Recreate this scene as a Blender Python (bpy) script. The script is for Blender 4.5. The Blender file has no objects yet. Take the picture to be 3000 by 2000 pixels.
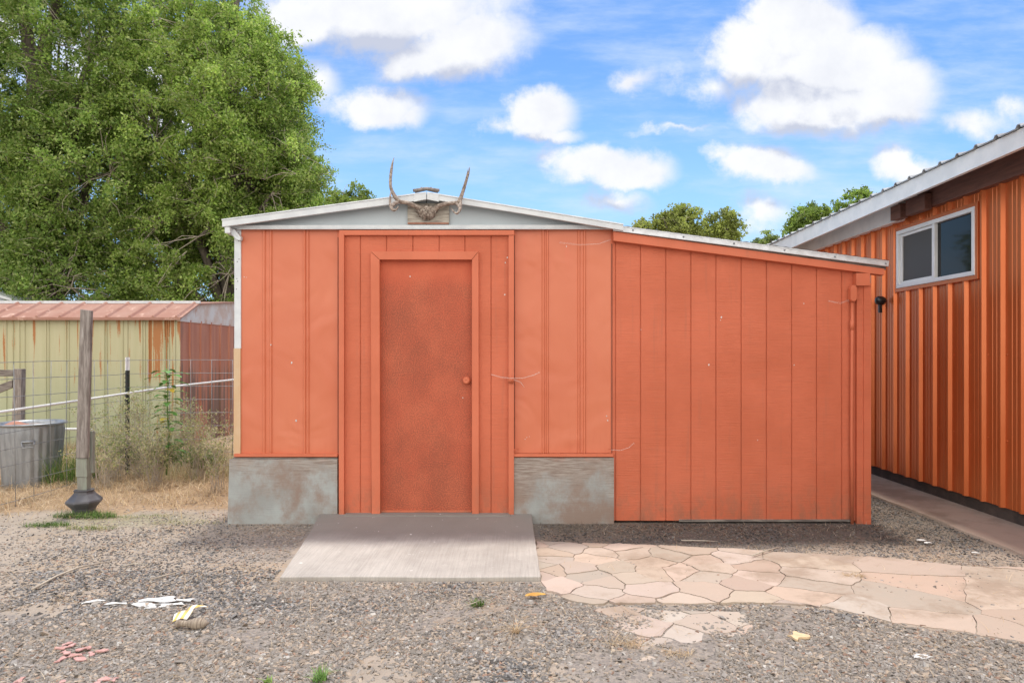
import bpy, bmesh, math, random
import numpy as np
from mathutils import Vector
R = math.radians
random.seed(7); rng = np.random.default_rng(7)
SC = bpy.context.scene
COL = SC.collection

# ------------------------------------------------------------------ camera
CAMH = 1.36; F = 1568.0; CX = 1199.6; CY = 812.2; D = 5.525
cam_d = bpy.data.cameras.new('camera'); cam = bpy.data.objects.new('camera', cam_d); COL.objects.link(cam)
cam.location = (0, 0, CAMH); cam.rotation_euler = (R(90), 0, 0)
cam_d.sensor_width = 36; cam_d.lens = 24
cam_d.shift_x = -(CX - 1176) / 2352; cam_d.shift_y = (CY - 784) / 2352
cam_d.clip_start = 0.05; cam_d.clip_end = 2000
SC.camera = cam
SC.cycles.max_bounces = 6; SC.cycles.diffuse_bounces = 3; SC.cycles.transmission_bounces = 3; SC.cycles.glossy_bounces = 3
SC.render.resolution_x = 1024; SC.render.resolution_y = 682
SC.view_settings.view_transform = 'Standard'; SC.view_settings.look = 'None'
SC.view_settings.exposure = 0.2; SC.view_settings.gamma = 1

# ------------------------------------------------------------------ sun and sky
SUN_EL, SUN_AZ = 76, 10       # high, behind the shed and a little to the right
sd = bpy.data.lights.new('sun', 'SUN'); sd.energy = 2.9; sd.angle = R(5); sd.color = (1, .95, .87)
so = bpy.data.objects.new('sun', sd); COL.objects.link(so)
sv = Vector((math.sin(R(SUN_AZ)) * math.cos(R(SUN_EL)), math.cos(R(SUN_AZ)) * math.cos(R(SUN_EL)), math.sin(R(SUN_EL))))
so.rotation_euler = sv.to_track_quat('Z', 'Y').to_euler(); so.location = (2, 6, 12)

class NT:
    """small helper round a node tree"""
    def __init__(s, tree): s.t = tree; s.n = tree.nodes; s.l = tree.links
    def node(s, typ, **kw):
        nd = s.n.new(typ)
        for k, v in kw.items(): setattr(nd, k, v)
        return nd
    def put(s, sock, v):
        if v is None: return
        if isinstance(v, bpy.types.NodeSocket): s.l.new(v, sock)
        elif isinstance(v, (tuple, list)) and sock.type == 'RGBA' and len(v) == 3: sock.default_value = (*v, 1)
        else: sock.default_value = v
    def math(s, op, a, b=None, c=None, clamp=False):
        nd = s.node('ShaderNodeMath', operation=op, use_clamp=clamp)
        for i, v in enumerate((a, b, c)): s.put(nd.inputs[i], v)
        return nd.outputs[0]
    def vmath(s, op, a, b=None):
        nd = s.node('ShaderNodeVectorMath', operation=op)
        s.put(nd.inputs[0], a); s.put(nd.inputs[1], b)
        return nd.outputs['Value'] if op in ('LENGTH', 'DOT_PRODUCT') else nd.outputs[0]
    def mix(s, f, a, b, blend='MIX'):
        nd = s.node('ShaderNodeMix', data_type='RGBA', blend_type=blend)
        s.put(nd.inputs['Factor'], f); s.put(nd.inputs[6], a); s.put(nd.inputs[7], b)
        return nd.outputs[2]
    def noise(s, vec, scale, detail=4, rough=.55, out='Fac', dist=0):
        nd = s.node('ShaderNodeTexNoise'); s.put(nd.inputs['Vector'], vec)
        nd.inputs['Scale'].default_value = scale; nd.inputs['Detail'].default_value = detail
        nd.inputs['Roughness'].default_value = rough; nd.inputs['Distortion'].default_value = dist
        return nd.outputs[out]
    def ramp(s, f, lo, hi, a=0.0, b=1.0):
        nd = s.node('ShaderNodeMapRange', interpolation_type='SMOOTHSTEP')
        s.put(nd.inputs[0], f); nd.inputs[1].default_value = lo; nd.inputs[2].default_value = hi
        nd.inputs[3].default_value = a; nd.inputs[4].default_value = b
        return nd.outputs[0]
    def mapping(s, vec, scale=(1, 1, 1), loc=(0, 0, 0)):
        nd = s.node('ShaderNodeMapping'); s.put(nd.inputs[0], vec)
        nd.inputs['Scale'].default_value = scale; nd.inputs['Location'].default_value = loc
        return nd.outputs[0]

world = bpy.data.worlds.new('World'); SC.world = world; world.use_nodes = True
W = NT(world.node_tree); W.n.clear()
sky = W.node('ShaderNodeTexSky', sky_type='NISHITA', sun_disc=False)
sky.sun_elevation = R(SUN_EL); sky.sun_rotation = R(SUN_AZ); sky.air_density = 1.0; sky.dust_density = .6; sky.ozone_density = 2.0
# clouds: (centre, half sizes, weight), measured in a direction plane facing north
CL = [(880, 20, 300, 105, 1), (1060, 95, 165, 85, 1), (700, 40, 150, 70, .9), (990, 130, 160, 50, .8), (860, 240, 120, 42, .9), (945, 255, 50, 30, .5), (730, 190, 55, 45, .6),
      (1235, 262, 85, 52, 1.05), (1160, 268, 75, 26, .5), (1280, 300, 60, 22, .6), (1458, 178, 62, 28, .42), (1370, 370, 130, 48, 1), (1450, 385, 100, 45, 1), (1310, 365, 60, 30, .6),
      (1735, 382, 105, 48, 1), (1800, 400, 75, 32, .8), (1650, 358, 60, 24, .5), (1415, 455, 80, 30, .55), (1850, 55, 125, 85, 1.2), (1730, 120, 130, 80, 1.1), (1890, 150, 200, 105, 1.3),
      (2040, 215, 125, 85, 1), (1620, 190, 90, 60, .6), (1880, 240, 210, 70, 1.15), (2050, 260, 100, 45, .8), (2085, 385, 85, 34, .75), (2230, 285, 110, 34, .5), (1750, 495, 75, 40, .6),
      (2330, 260, 60, 40, .4), (1560, 295, 110, 9, .35), (2170, 480, 200, 35, .3), (300, 200, 260, 160, .8), (-200, 80, 300, 170, 1), (2700, 200, 260, 160, .9), (560, 520, 160, 60, .6),
      (1200, -420, 420, 150, .9), (400, -500, 380, 180, 1), (2200, -380, 420, 170, 1), (1500, -1100, 800, 300, 1)]
g = bpy.data.node_groups.new('cloud_field', 'ShaderNodeTree')
g.interface.new_socket('Vector', in_out='INPUT', socket_type='NodeSocketVector'); g.interface.new_socket('Value', in_out='OUTPUT', socket_type='NodeSocketFloat'); g.interface.new_socket('Smooth', in_out='OUTPUT', socket_type='NodeSocketFloat')
G = NT(g); gi = G.node('NodeGroupInput'); go = G.node('NodeGroupOutput')
p0 = gi.outputs[0]
w1 = G.vmath('SCALE', G.vmath('SUBTRACT', G.noise(p0, 9, 6, .6, 'Color'), (.5, .5, .5))); w1.node.inputs['Scale'].default_value = .085
p1 = G.vmath('ADD', p0, w1)
acc = None
for (x, y, rx, ry, wt) in CL:
    c = ((x - CX) / F, (CY - y) / F, 0)
    e = G.vmath('MULTIPLY', G.vmath('SUBTRACT', p1, c), (F / rx, F / ry, 0))
    v = G.math('MULTIPLY', G.math('SUBTRACT', 1.25, G.vmath('LENGTH', e)), wt)
    acc = v if acc is None else G.math('MAXIMUM', acc, v)
raw = acc
acc = G.math('ADD', acc, G.math('MULTIPLY', G.math('SUBTRACT', G.noise(p0, 9, 11, .66), .5), 1.45))
G.l.new(acc, go.inputs[0]); G.l.new(raw, go.inputs[1])
tc = W.node('ShaderNodeTexCoord')
sx = W.node('ShaderNodeSeparateXYZ'); W.l.new(tc.outputs['Generated'], sx.inputs[0])
ay = W.math('MAXIMUM', W.math('ABSOLUTE', sx.outputs[1]), .12)
cm = W.node('ShaderNodeCombineXYZ'); W.l.new(W.math('DIVIDE', sx.outputs[0], ay), cm.inputs[0]); W.l.new(W.math('DIVIDE', sx.outputs[2], ay), cm.inputs[1])
def field(vec):
    gn = W.node('ShaderNodeGroup', node_tree=g); W.l.new(vec, gn.inputs[0]); return gn.outputs
f0 = field(cm.outputs[0]); f1 = field(W.vmath('ADD', cm.outputs[0], (.012, .05, 0)))
(f0, r0_), (f1, r1_) = (f0[0], f0[1]), (f1[0], f1[1])
mask = W.ramp(f0, -.02, .66)
under = W.math('ADD', W.math('SUBTRACT', r1_, r0_), W.math('MULTIPLY', W.math('SUBTRACT', W.noise(cm.outputs[0], 14, 6, .55), .5), .9))
shade = W.math('ADD', W.math('MULTIPLY', W.ramp(under, .0, .70), 1.0), W.math('MULTIPLY', W.ramp(W.noise(cm.outputs[0], 8, 8, .62), .38, .75), .34), clamp=True)
wisp = W.math('MULTIPLY', W.ramp(W.noise(W.mapping(cm.outputs[0], (1.5, 6, 1)), 2.2, 7, .62), .40, .78), .6)
SKYK = 0.11
skc = W.mix(1, sky.outputs[0], (.84, 1.20, 1.55), 'MULTIPLY')
low = W.ramp(cm.outputs[0], 0, 1)
sy = W.node('ShaderNodeSeparateXYZ'); W.l.new(cm.outputs[0], sy.inputs[0])
skc = W.mix(W.ramp(sy.outputs[1], .46, .02, 0, .85), skc, (4.1, 6.8, 9.7))
skc = W.mix(wisp, skc, (6.5, 7.3, 8.6))
ccol = W.mix(shade, (8.1, 8.15, 8.3), (4.9, 5.2, 6.2))
south_fill = W.math('MULTIPLY', W.ramp(sx.outputs[1], -.05, -.5), W.ramp(W.noise(W.mapping(tc.outputs['Generated'], (1, 1, 1.8)), 2.6, 7, .6), .34, .5))
fin = W.mix(W.math('MULTIPLY', mask, .97), skc, ccol)
fin = W.mix(south_fill, fin, (19.5, 18.4, 17))   # unseen bright cloud bank, added behind the camera to light the shed front
bg = W.node('ShaderNodeBackground'); bg.inputs[1].default_value = SKYK; W.l.new(fin, bg.inputs[0])
wo = W.node('ShaderNodeOutputWorld'); W.l.new(bg.outputs[0], wo.inputs[0])

# ------------------------------------------------------------------ helpers
def P(dx, dy, Y): return Vector(((dx - CX) * Y / F, Y, CAMH - (dy - CY) * Y / F))
def GP(dx, dy, z=0.0):
    Y = F * (CAMH - z) / (dy - CY); return Vector(((dx - CX) * Y / F, Y, z))

def tag(o, label=None, cat=None, group=None, kind=None):
    if label: o['label'] = label
    if cat: o['category'] = cat
    if group: o['group'] = group
    if kind: o['kind'] = kind
    return o
def thing(name, loc, label, cat, group=None):
    o = bpy.data.objects.new(name, None); COL.objects.link(o); o.location = loc; o.empty_display_size = .1
    return tag(o, label, cat, group)
def wloc(o):
    v = Vector((0, 0, 0))
    while o is not None: v += o.location; o = o.parent
    return v
class MB:
    def __init__(s): s.v = []; s.f = []; s.mi = []; s.sm = []; s.cur = 0
    def add(s, vs, fs, smooth=False):
        b = len(s.v); s.v.extend([tuple(v) for v in vs])
        for f in fs: s.f.append(tuple(b + i for i in f)); s.mi.append(s.cur); s.sm.append(smooth)
        return s
    def box(s, a, b):
        x0, x1 = sorted((a[0], b[0])); y0, y1 = sorted((a[1], b[1])); z0, z1 = sorted((a[2], b[2]))
        s.add([(x0, y0, z0), (x1, y0, z0), (x1, y1, z0), (x0, y1, z0), (x0, y0, z1), (x1, y0, z1), (x1, y1, z1), (x0, y1, z1)],
              [(0, 3, 2, 1), (4, 5, 6, 7), (0, 1, 5, 4), (1, 2, 6, 5), (2, 3, 7, 6), (3, 0, 4, 7)]); return s
    def prism(s, poly, y0, y1):
        """poly: (x, z) list; extruded along Y"""
        n = len(poly); a = sum(poly[i][0] * poly[(i + 1) % n][1] - poly[(i + 1) % n][0] * poly[i][1] for i in range(n))
        if a < 0: poly = poly[::-1]
        vs = [(x, y0, z) for x, z in poly] + [(x, y1, z) for x, z in poly]
        s.add(vs, [tuple(range(n)), tuple(range(2 * n - 1, n - 1, -1))] + [(i, n + i, n + (i + 1) % n, (i + 1) % n) for i in range(n)]); return s
    def prismX(s, poly, x0, x1):
        """poly: (y, z) list; extruded along X"""
        n = len(poly); a = sum(poly[i][0] * poly[(i + 1) % n][1] - poly[(i + 1) % n][0] * poly[i][1] for i in range(n))
        if a < 0: poly = poly[::-1]
        vs = [(x0, y, z) for y, z in poly] + [(x1, y, z) for y, z in poly]
        s.add(vs, [tuple(range(n - 1, -1, -1)), tuple(range(n, 2 * n))] + [(i, (i + 1) % n, n + (i + 1) % n, n + i) for i in range(n)]); return s
    def tube(s, pts, rad, n=8, cap=True):
        pts = [Vector(p) for p in pts]; k = len(pts)
        if not hasattr(rad, '__len__'): rad = [rad] * k
        vs = []; up = Vector((.13, .21, 1)).normalized(); prev = None
        for i, p in enumerate(pts):
            t = (pts[min(i + 1, k - 1)] - pts[max(i - 1, 0)]).normalized()
            u = prev - t * prev.dot(t) if prev is not None else t.cross(up)
            if u.length < 1e-5: u = t.orthogonal()
            u.normalize(); w = t.cross(u); prev = u
            for j in range(n):
                a = 2 * math.pi * j / n; vs.append(p + (u * math.cos(a) + w * math.sin(a)) * rad[i])
        fs = [(i * n + j, i * n + (j + 1) % n, (i + 1) * n + (j + 1) % n, (i + 1) * n + j) for i in range(k - 1) for j in range(n)]
        if cap: fs += [tuple(range(n - 1, -1, -1)), tuple((k - 1) * n + j for j in range(n))]
        s.add(vs, fs, True); return s
    def lathe(s, c, prof, n=32, axis='Z', wob=0, flute=None):
        """prof: (radius, height) list"""
        vs = []
        for r, h in prof:
            for j in range(n):
                a = 2 * math.pi * j / n; rr = r * (1 + wob * math.sin(3 * a + h * 9)) + (flute(j, h) if flute else 0)
                q = (rr * math.cos(a), rr * math.sin(a), h)
                if axis == 'Y': q = (q[0], -q[2], q[1])
                if axis == 'X': q = (-q[2], q[0], q[1])
                vs.append((c[0] + q[0], c[1] + q[1], c[2] + q[2]))
        k = len(prof)
        fs = [(i * n + j, i * n + (j + 1) % n, (i + 1) * n + (j + 1) % n, (i + 1) * n + j) for i in range(k - 1) for j in range(n)]
        fs += [tuple(range(n - 1, -1, -1)), tuple((k - 1) * n + j for j in range(n))]
        s.add(vs, fs, True); return s
    def build(s, name, mats, parent=None, bevel=0, label=None):
        if not isinstance(mats, (list, tuple)): mats = [mats]
        off = wloc(parent) if parent else Vector((0, 0, 0))
        me = bpy.data.meshes.new(name)
        me.from_pydata([(v[0] - off.x, v[1] - off.y, v[2] - off.z) for v in s.v], [], s.f)
        me.polygons.foreach_set('material_index', s.mi); me.polygons.foreach_set('use_smooth', s.sm)
        for m in mats: me.materials.append(m)
        o = bpy.data.objects.new(name, me); COL.objects.link(o)
        if parent: o.parent = parent
        if bevel:
            b = o.modifiers.new('bevel', 'BEVEL'); b.width = bevel; b.segments = 2; b.limit_method = 'ANGLE'; b.angle_limit = R(40)
        if label: o['label'] = label
        me.update(); return o
def build_each(mb, name, mats, parent=None, bevel=0):
    """one object per connected piece"""
    par = list(range(len(mb.v)))
    def find(i):
        while par[i] != i: par[i] = par[par[i]]; i = par[i]
        return i
    for f in mb.f:
        for q in f[1:]: par[find(q)] = find(f[0])
    grp = {}
    for f, sm in zip(mb.f, mb.sm): grp.setdefault(find(f[0]), []).append((f, sm))
    for fs in grp.values():
        ids = sorted({i for f, _ in fs for i in f}); mp = {a: b for b, a in enumerate(ids)}; m2 = MB(); m2.v = [mb.v[i] for i in ids]
        m2.f = [tuple(mp[i] for i in f) for f, _ in fs]; m2.sm = [x for _, x in fs]; m2.mi = [0] * len(fs); m2.build(name, mats, parent, bevel)
def npmesh(name, verts, faces, mats, parent=None, mi=None, smooth=False, color=None):
    """verts (N,3), faces (M,k): one polygon size"""
    off = wloc(parent) if parent else Vector((0, 0, 0))
    verts = np.asarray(verts, dtype=np.float32) - np.array(off, dtype=np.float32); faces = np.asarray(faces, dtype=np.int32)
    me = bpy.data.meshes.new(name); M, k = faces.shape
    me.vertices.add(len(verts)); me.vertices.foreach_set('co', verts.ravel())
    me.loops.add(M * k); me.loops.foreach_set('vertex_index', faces.ravel())
    me.polygons.add(M); me.polygons.foreach_set('loop_start', np.arange(M, dtype=np.int32) * k)
    if mi is not None: me.polygons.foreach_set('material_index', np.asarray(mi, dtype=np.int32))
    me.polygons.foreach_set('use_smooth', np.full(M, smooth))
    if not isinstance(mats, (list, tuple)): mats = [mats]
    for m in mats: me.materials.append(m)
    if color is not None:
        ca = me.color_attributes.new('tone', 'FLOAT_COLOR', 'POINT'); ca.data.foreach_set('color', np.asarray(color, dtype=np.float32).ravel())
    me.update(); me.validate()
    o = bpy.data.objects.new(name, me); COL.objects.link(o)
    if parent: o.parent = parent
    return o

# ------------------------------------------------------------------ materials
def newmat(name):
    m = bpy.data.materials.new(name); m.use_nodes = True; T = NT(m.node_tree)
    bs = m.node_tree.nodes['Principled BSDF']; co = T.node('ShaderNodeTexCoord').outputs['Object']
    return m, T, bs, co
def bump(T, bs, h, strength=.3, dist=.01, prev=None):
    nd = T.node('ShaderNodeBump'); nd.inputs['Strength'].default_value = strength; nd.inputs['Distance'].default_value = dist
    T.l.new(h, nd.inputs['Height'])
    if prev: T.l.new(prev, nd.inputs['Normal'])
    T.l.new(nd.outputs[0], bs.inputs['Normal']); return nd.outputs[0]
def mat(name, c1, c2=None, sc=6, rough=.7, metal=0, stretch=(1, 1, 1), bsc=60, bst=.15, bd=.004, lo=.35, hi=.65, c3=None, sc3=2, lo3=.55, hi3=.75, bstretch=None, spec=None):
    m, T, bs, co = newmat(name)
    v = T.mapping(co, stretch)
    c = c1
    if c2: c = T.mix(T.ramp(T.noise(v, sc, 6, .6), lo, hi), c1, c2)
    if c3: c = T.mix(T.ramp(T.noise(T.mapping(co, stretch, (5, 3, 1)), sc3, 7, .65), lo3, hi3), c, c3)
    T.put(bs.inputs['Base Color'], c); bs.inputs['Roughness'].default_value = rough; bs.inputs['Metallic'].default_value = metal
    if spec is not None: bs.inputs['Specular IOR Level'].default_value = spec
    if bst: bump(T, bs, T.noise(T.mapping(co, bstretch or stretch), bsc, 5, .6), bst, bd)
    return m
ORANGE = (.66, .165, .085)
def paint_mat(name, base, wear=.25, grain=(3, 3, 90), bst=.35, rough=.62, dirt=(.35, .12, .07)):
    m, T, bs, co = newmat(name)
    lighter = tuple(min(1, x * 1.13 + .012) for x in base)
    c = T.mix(T.ramp(T.noise(co, 1.7, 5, .6), .3, .7), base, lighter)
    gr = T.noise(T.mapping(co, grain), 3.2, 7, .7)
    c = T.mix(T.ramp(gr, .45, .85, 0, wear), c, dirt)
    c = T.mix(T.ramp(T.noise(co, 9, 7, .75), .62, .80, 0, .35), c, dirt)
    sx = T.node('ShaderNodeSeparateXYZ'); T.l.new(co, sx.inputs[0])
    spl = T.math('MULTIPLY', T.ramp(sx.outputs[2], .42, .03), T.ramp(T.noise(T.mapping(co, (1, 1, .6)), 11, 7, .75), .40, .66))
    c = T.mix(T.math('MULTIPLY', spl, .6), c, (.30, .13, .075))
    c = T.mix(T.math('MULTIPLY', T.ramp(T.noise(T.mapping(co, (14, 14, .8)), 1.5, 5, .6), .56, .74), .28), c, dirt)
    T.put(bs.inputs['Base Color'], c); bs.inputs['Roughness'].default_value = rough
    n1 = bump(T, bs, gr, bst, .006)
    bump(T, bs, T.noise(co, 140, 3, .6), .12, .003, n1)
    return m
M = {}
M['siding'] = paint_mat('orange_rough_siding', (.52, .122, .053), .45, (1.2, 1.2, 48), .95)
M['trimp'] = paint_mat('orange_trim_paint', (.52, .130, .058), .2, (20, 3, 3), .15)
M['metalp'] = None
def metal_panel_mat():
    m, T, bs, co = newmat('orange_painted_sheet')
    c = T.mix(T.ramp(T.noise(co, 1.3, 4, .5), .3, .7), (.55, .148, .070), (.59, .175, .086))
    c = T.mix(T.ramp(T.noise(T.mapping(co, (3, 3, .8)), 5, 6, .6), .58, .8, 0, .4), c, (.62, .15, .08))
    sx = T.node('ShaderNodeSeparateXYZ'); T.l.new(co, sx.inputs[0])
    fade = T.math('MULTIPLY', T.ramp(sx.outputs[2], 1.2, .5), T.ramp(T.noise(T.mapping(co, (9, 9, 1.2)), 2, 6, .65), .45, .75))
    c = T.mix(T.math('MULTIPLY', fade, .45), c, (.50, .12, .06))
    c = T.mix(T.ramp(T.noise(co, 34, 8, .8), .70, .76, 0, .6), c, (.30, .12, .07))
    T.put(bs.inputs['Base Color'], c); bs.inputs['Roughness'].default_value = .45
    n1 = bump(T, bs, T.noise(co, 2.1, 2, .5, dist=.6), .9, .035)
    bump(T, bs, T.noise(co, 90, 3, .6), .06, .003, n1)
    return m
M['metalp'] = metal_panel_mat()
def door_mat():
    m, T, bs, co = newmat('speckled_door_paint')
    c = T.mix(T.ramp(T.noise(co, 3.5, 5, .6), .35, .7), (.49, .098, .044), (.55, .125, .058))
    big = T.ramp(T.noise(T.mapping(co, (1.6, 1, 1)), 1.9, 6, .65), .30, .72)
    sx = T.node('ShaderNodeSeparateXYZ'); T.l.new(co, sx.inputs[0])
    zf = T.math('MULTIPLY', T.ramp(sx.outputs[2], 2.08, 1.85), 1)
    big = T.math('MULTIPLY', T.math('ADD', T.math('MULTIPLY', big, .26), .46), zf)
    sp = T.noise(co, 115, 4, .8)
    spk = T.math('MULTIPLY', T.ramp(T.math('ADD', sp, T.math('MULTIPLY', big, .16)), .55, .62), T.math('ADD', big, .15), clamp=True)
    c = T.mix(T.math('MULTIPLY', spk, .72), c, (.10, .045, .025))
    c = T.mix(T.math('MULTIPLY', T.ramp(T.noise(co, 2.4, 6, .7), .52, .74), T.math('MULTIPLY', big, .12)), c, (.30, .10, .05))
    T.put(bs.inputs['Base Color'], c); bs.inputs['Roughness'].default_value = .75
    bump(T, bs, T.noise(co, 95, 5, .7), .5, .005)
    return m
M['door'] = door_mat()
def foundation_mat(name, seed, brownlo):
    m, T, bs, co = newmat(name)
    v = T.mapping(co, (1, 1, 1), (seed, seed * .7, 0))
    c = T.mix(T.ramp(T.noise(v, 3, 6, .6), .35, .7), (.37, .395, .385), (.28, .285, .27))
    sx = T.node('ShaderNodeSeparateXYZ'); T.l.new(co, sx.inputs[0])
    h = T.ramp(T.math('ADD', sx.outputs[2], T.math('MULTIPLY', T.math('SUBTRACT', T.noise(v, 3.3, 6, .65), .5), 1.0)), brownlo, brownlo + .25)
    c = T.mix(T.ramp(T.noise(T.mapping(v, (1, 1, .8), (2, 0, 1)), 2.2, 7, .68), .38, .57, 0, .92), c, (.26, .185, .145))
    c = T.mix(h, c, T.mix(T.ramp(T.noise(T.mapping(v, (2, 1, 30)), 4, 6, .7), .35, .65), (.21, .155, .125), (.37, .33, .29)))
    c = T.mix(T.ramp(T.math('ADD', sx.outputs[2], T.math('MULTIPLY', T.math('SUBTRACT', T.noise(v, 6, 4, .6), .5), .22)), .50, .60, 0, .55), c, (.50, .19, .12))
    c = T.mix(T.ramp(T.noise(v, 12, 8, .8), .66, .74, 0, .8), c, (.62, .62, .60))
    T.put(bs.inputs['Base Color'], c); bs.inputs['Roughness'].default_value = .8
    bump(T, bs, T.noise(T.mapping(v, (1.5, 1, 40)), 5, 6, .7), .5, .006)
    return m
M['found1'] = foundation_mat('weathered_panel_bluish', 1.0, .27); M['found2'] = foundation_mat('weathered_panel_brown', 4.4, .20)
M['white'] = mat('aged_white_metal', (.62, .65, .66), (.54, .57, .59), 9, .45, 0, (1, 1, 1), 30, .08, c3=(.42, .36, .30), sc3=12, lo3=.62, hi3=.8)
M['fwhite'] = mat('chalky_white_fascia', (.80, .80, .78), (.70, .71, .70), 5, .5, 0, (1, 1, 1), 30, .08, c3=(.55, .52, .46), sc3=9, lo3=.62, hi3=.8)
M['gable'] = mat('pale_grey_gable', (.50, .56, .59), (.46, .52, .55), 2, .55, 0, (1, 1, 1), 120, .08)
M['alum'] = mat('aluminium_flashing', (.62, .65, .68), (.50, .52, .54), 14, .38, .35, (1, 1, 1), 40, .1)
M['oldwood'] = mat('grey_weathered_wood', (.30, .265, .24), (.15, .125, .11), 8, .9, 0, (6, 6, .7), 20, .6, .006, c3=(.42, .39, .36), sc3=5)
M['oldwoodH'] = mat('grey_weathered_edge', (.26, .23, .20), (.12, .10, .09), 8, .9, 0, (.7, 6, 6), 20, .6, .006)
M['brownwood'] = mat('dark_brown_stained_wood', (.17, .075, .052), (.115, .052, .038), 5, .6, 0, (8, .8, 8), 14, .35, .005)
M['green_post'] = mat('faded_green_paint', (.25, .27, .22), (.20, .19, .165), 6, .9, 0, (6, 6, 1), 30, .4, c3=(.3, .26, .22), sc3=7)
M['iron'] = mat('dark_cast_base', (.10, .10, .11), (.06, .055, .06), 5, .55, 0, (1, 1, 1), 30, .3, c3=(.20, .15, .12), sc3=5)
M['galv'] = mat('galvanised_steel', (.34, .36, .38), (.26, .275, .29), 5, .42, .55, (3, 3, .7), 40, .1, c3=(.20, .21, .22), sc3=4)
M['wire'] = mat('fence_wire', (.30, .31, .32), (.20, .21, .22), 12, .5, .4, bst=0)
M['pvc'] = mat('white_plastic_pipe', (.80, .80, .78), (.68, .68, .66), 4, .4, bst=0)
M['tgreen'] = mat('dark_green_post_paint', (.035, .06, .05), (.06, .05, .04), 20, .6, bst=.2)
M['tan'] = mat('bare_primer_tan', (.55, .36, .20), (.58, .43, .27), 3, .6, bst=.05)
M['footing'] = mat('damp_footing', (.085, .062, .05), (.05, .038, .032), 6, .95, bst=.5, bd=.01)
M['black'] = mat('black_plastic', (.02, .02, .022), None, rough=.35, bst=.05)
M['dark'] = mat('dark_gap', (.03, .027, .025), None, rough=.95, bst=0)
M['roofm'] = mat('dull_roof_sheet', (.42, .43, .44), (.33, .33, .33), 3, .5, .3)
def copper_mat():
    m, T, bs, co = newmat('copper_orange_siding')
    c = T.mix(T.ramp(T.noise(T.mapping(co, (1, 1, .5)), 2.2, 5, .6), .3, .7), (.62, .15, .040), (.68, .185, .06))
    c = T.mix(T.ramp(T.noise(T.mapping(co, (4, 4, .6)), 8, 6, .7), .6, .8, 0, .3), c, (.40, .10, .04))
    T.put(bs.inputs['Base Color'], c); bs.inputs['Roughness'].default_value = .26; bs.inputs['Metallic'].default_value = .5
    bump(T, bs, T.noise(co, 4, 2, .5), .15, .01); return m
M['copper'] = copper_mat()
def streak_mat(name, base, base2, rust, lo, hi, scale=(14, 14, .55), rough=.6, bottom=None, xr=None):
    m, T, bs, co = newmat(name)
    c = T.mix(T.ramp(T.noise(T.mapping(co, (5, 5, .4)), 3, 4, .5), .35, .65), base, base2)
    if bottom: 
        sx = T.node('ShaderNodeSeparateXYZ'); T.l.new(co, sx.inputs[0])
        c = T.mix(T.ramp(sx.outputs[2], 1.5, .5, 0, .5), c, bottom)
    n = T.math('MULTIPLY', T.noise(T.mapping(co, scale), 1.0, 5, .6), T.ramp(T.noise(co, .55, 3, .5), .3, .6, .75, 1.2))
    n = T.math('ADD', n, T.math('MULTIPLY', T.math('SUBTRACT', T.noise(co, 60, 3, .7), .5), .16))
    if xr:
        sxx = T.node('ShaderNodeSeparateXYZ'); T.l.new(co, sxx.inputs[0])
        n = T.math('SUBTRACT', n, T.math('MULTIPLY', T.math('SUBTRACT', 1, T.math('MULTIPLY', T.ramp(sxx.outputs[0], xr[0], xr[1]), T.ramp(sxx.outputs[2], .7, 1.15))), .16))
    c = T.mix(T.ramp(n, lo, hi), c, rust)
    T.put(bs.inputs['Base Color'], c); bs.inputs['Roughness'].default_value = rough
    bump(T, bs, T.noise(co, 40, 3, .6), .12, .004); return m
M['green_wall'] = streak_mat('sage_green_sheet', (.42, .405, .245), (.45, .43, .27), (.36, .15, .045), .53, .585, (17, 17, .6), bottom=(.33, .40, .26), xr=(1.0, 1.75))
M['rust_wall'] = streak_mat('rusty_red_sheet', (.47, .195, .115), (.40, .145, .08), (.20, .11, .07), .50, .62, (10, 14, .3))
M['rust_roof'] = mat('faded_red_roof_sheet', (.36, .20, .15), (.32, .155, .11), 3, .6, 0, bst=.1, c3=(.62, .42, .33), sc3=7)
M['rust_white'] = mat('rust_stained_white', (.62, .60, .57), (.55, .42, .34), 5, .6, 0, bst=.1, c3=(.40, .17, .07), sc3=4)
def attr_mat(name, rough=.85, trans=0, bst=.2, bsc=80):
    m, T, bs, co = newmat(name)
    a = T.node('ShaderNodeAttribute', attribute_name='tone')
    T.l.new(a.outputs['Color'], bs.inputs['Base Color']); bs.inputs['Roughness'].default_value = rough
    bs.inputs['Specular IOR Level'].default_value = .3
    if trans:
        tr = T.node('ShaderNodeBsdfTranslucent'); T.l.new(T.mix(.5, a.outputs['Color'], (1, 1, .45), 'MULTIPLY'), tr.inputs[0])
        mx = T.node('ShaderNodeMixShader'); mx.inputs[0].default_value = trans
        T.l.new(bs.outputs[0], mx.inputs[1]); T.l.new(tr.outputs[0], mx.inputs[2])
        T.l.new(mx.outputs[0], m.node_tree.nodes['Material Output'].inputs[0])
    elif bst: bump(T, bs, T.noise(co, bsc, 4, .6), bst, .003)
    return m
M['leaf'] = attr_mat('leaves', .55, .42); M['blade'] = attr_mat('grass_blades', .8, .25); M['stone'] = attr_mat('stone_chips', .8, 0, .3, 300)
M['bark'] = mat('elm_bark', (.17, .14, .115), (.09, .075, .06), 8, .95, 0, (3, 3, .6), 20, .6, .02)
M['twig'] = mat('pale_twigs', (.48, .42, .34), (.32, .27, .22), 3, .9, bst=0)
M['antler'] = mat('weathered_antler', (.40, .33, .27), (.17, .125, .10), 45, .75, 0, (1, 1, 1), 90, .7, .004, c3=(.58, .52, .46), sc3=60)
M['skull'] = mat('weathered_bone', (.36, .30, .25), (.12, .09, .07), 60, .9, 0, (1, 1, 1), 80, 1, .008, c3=(.62, .57, .5), sc3=50)
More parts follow.
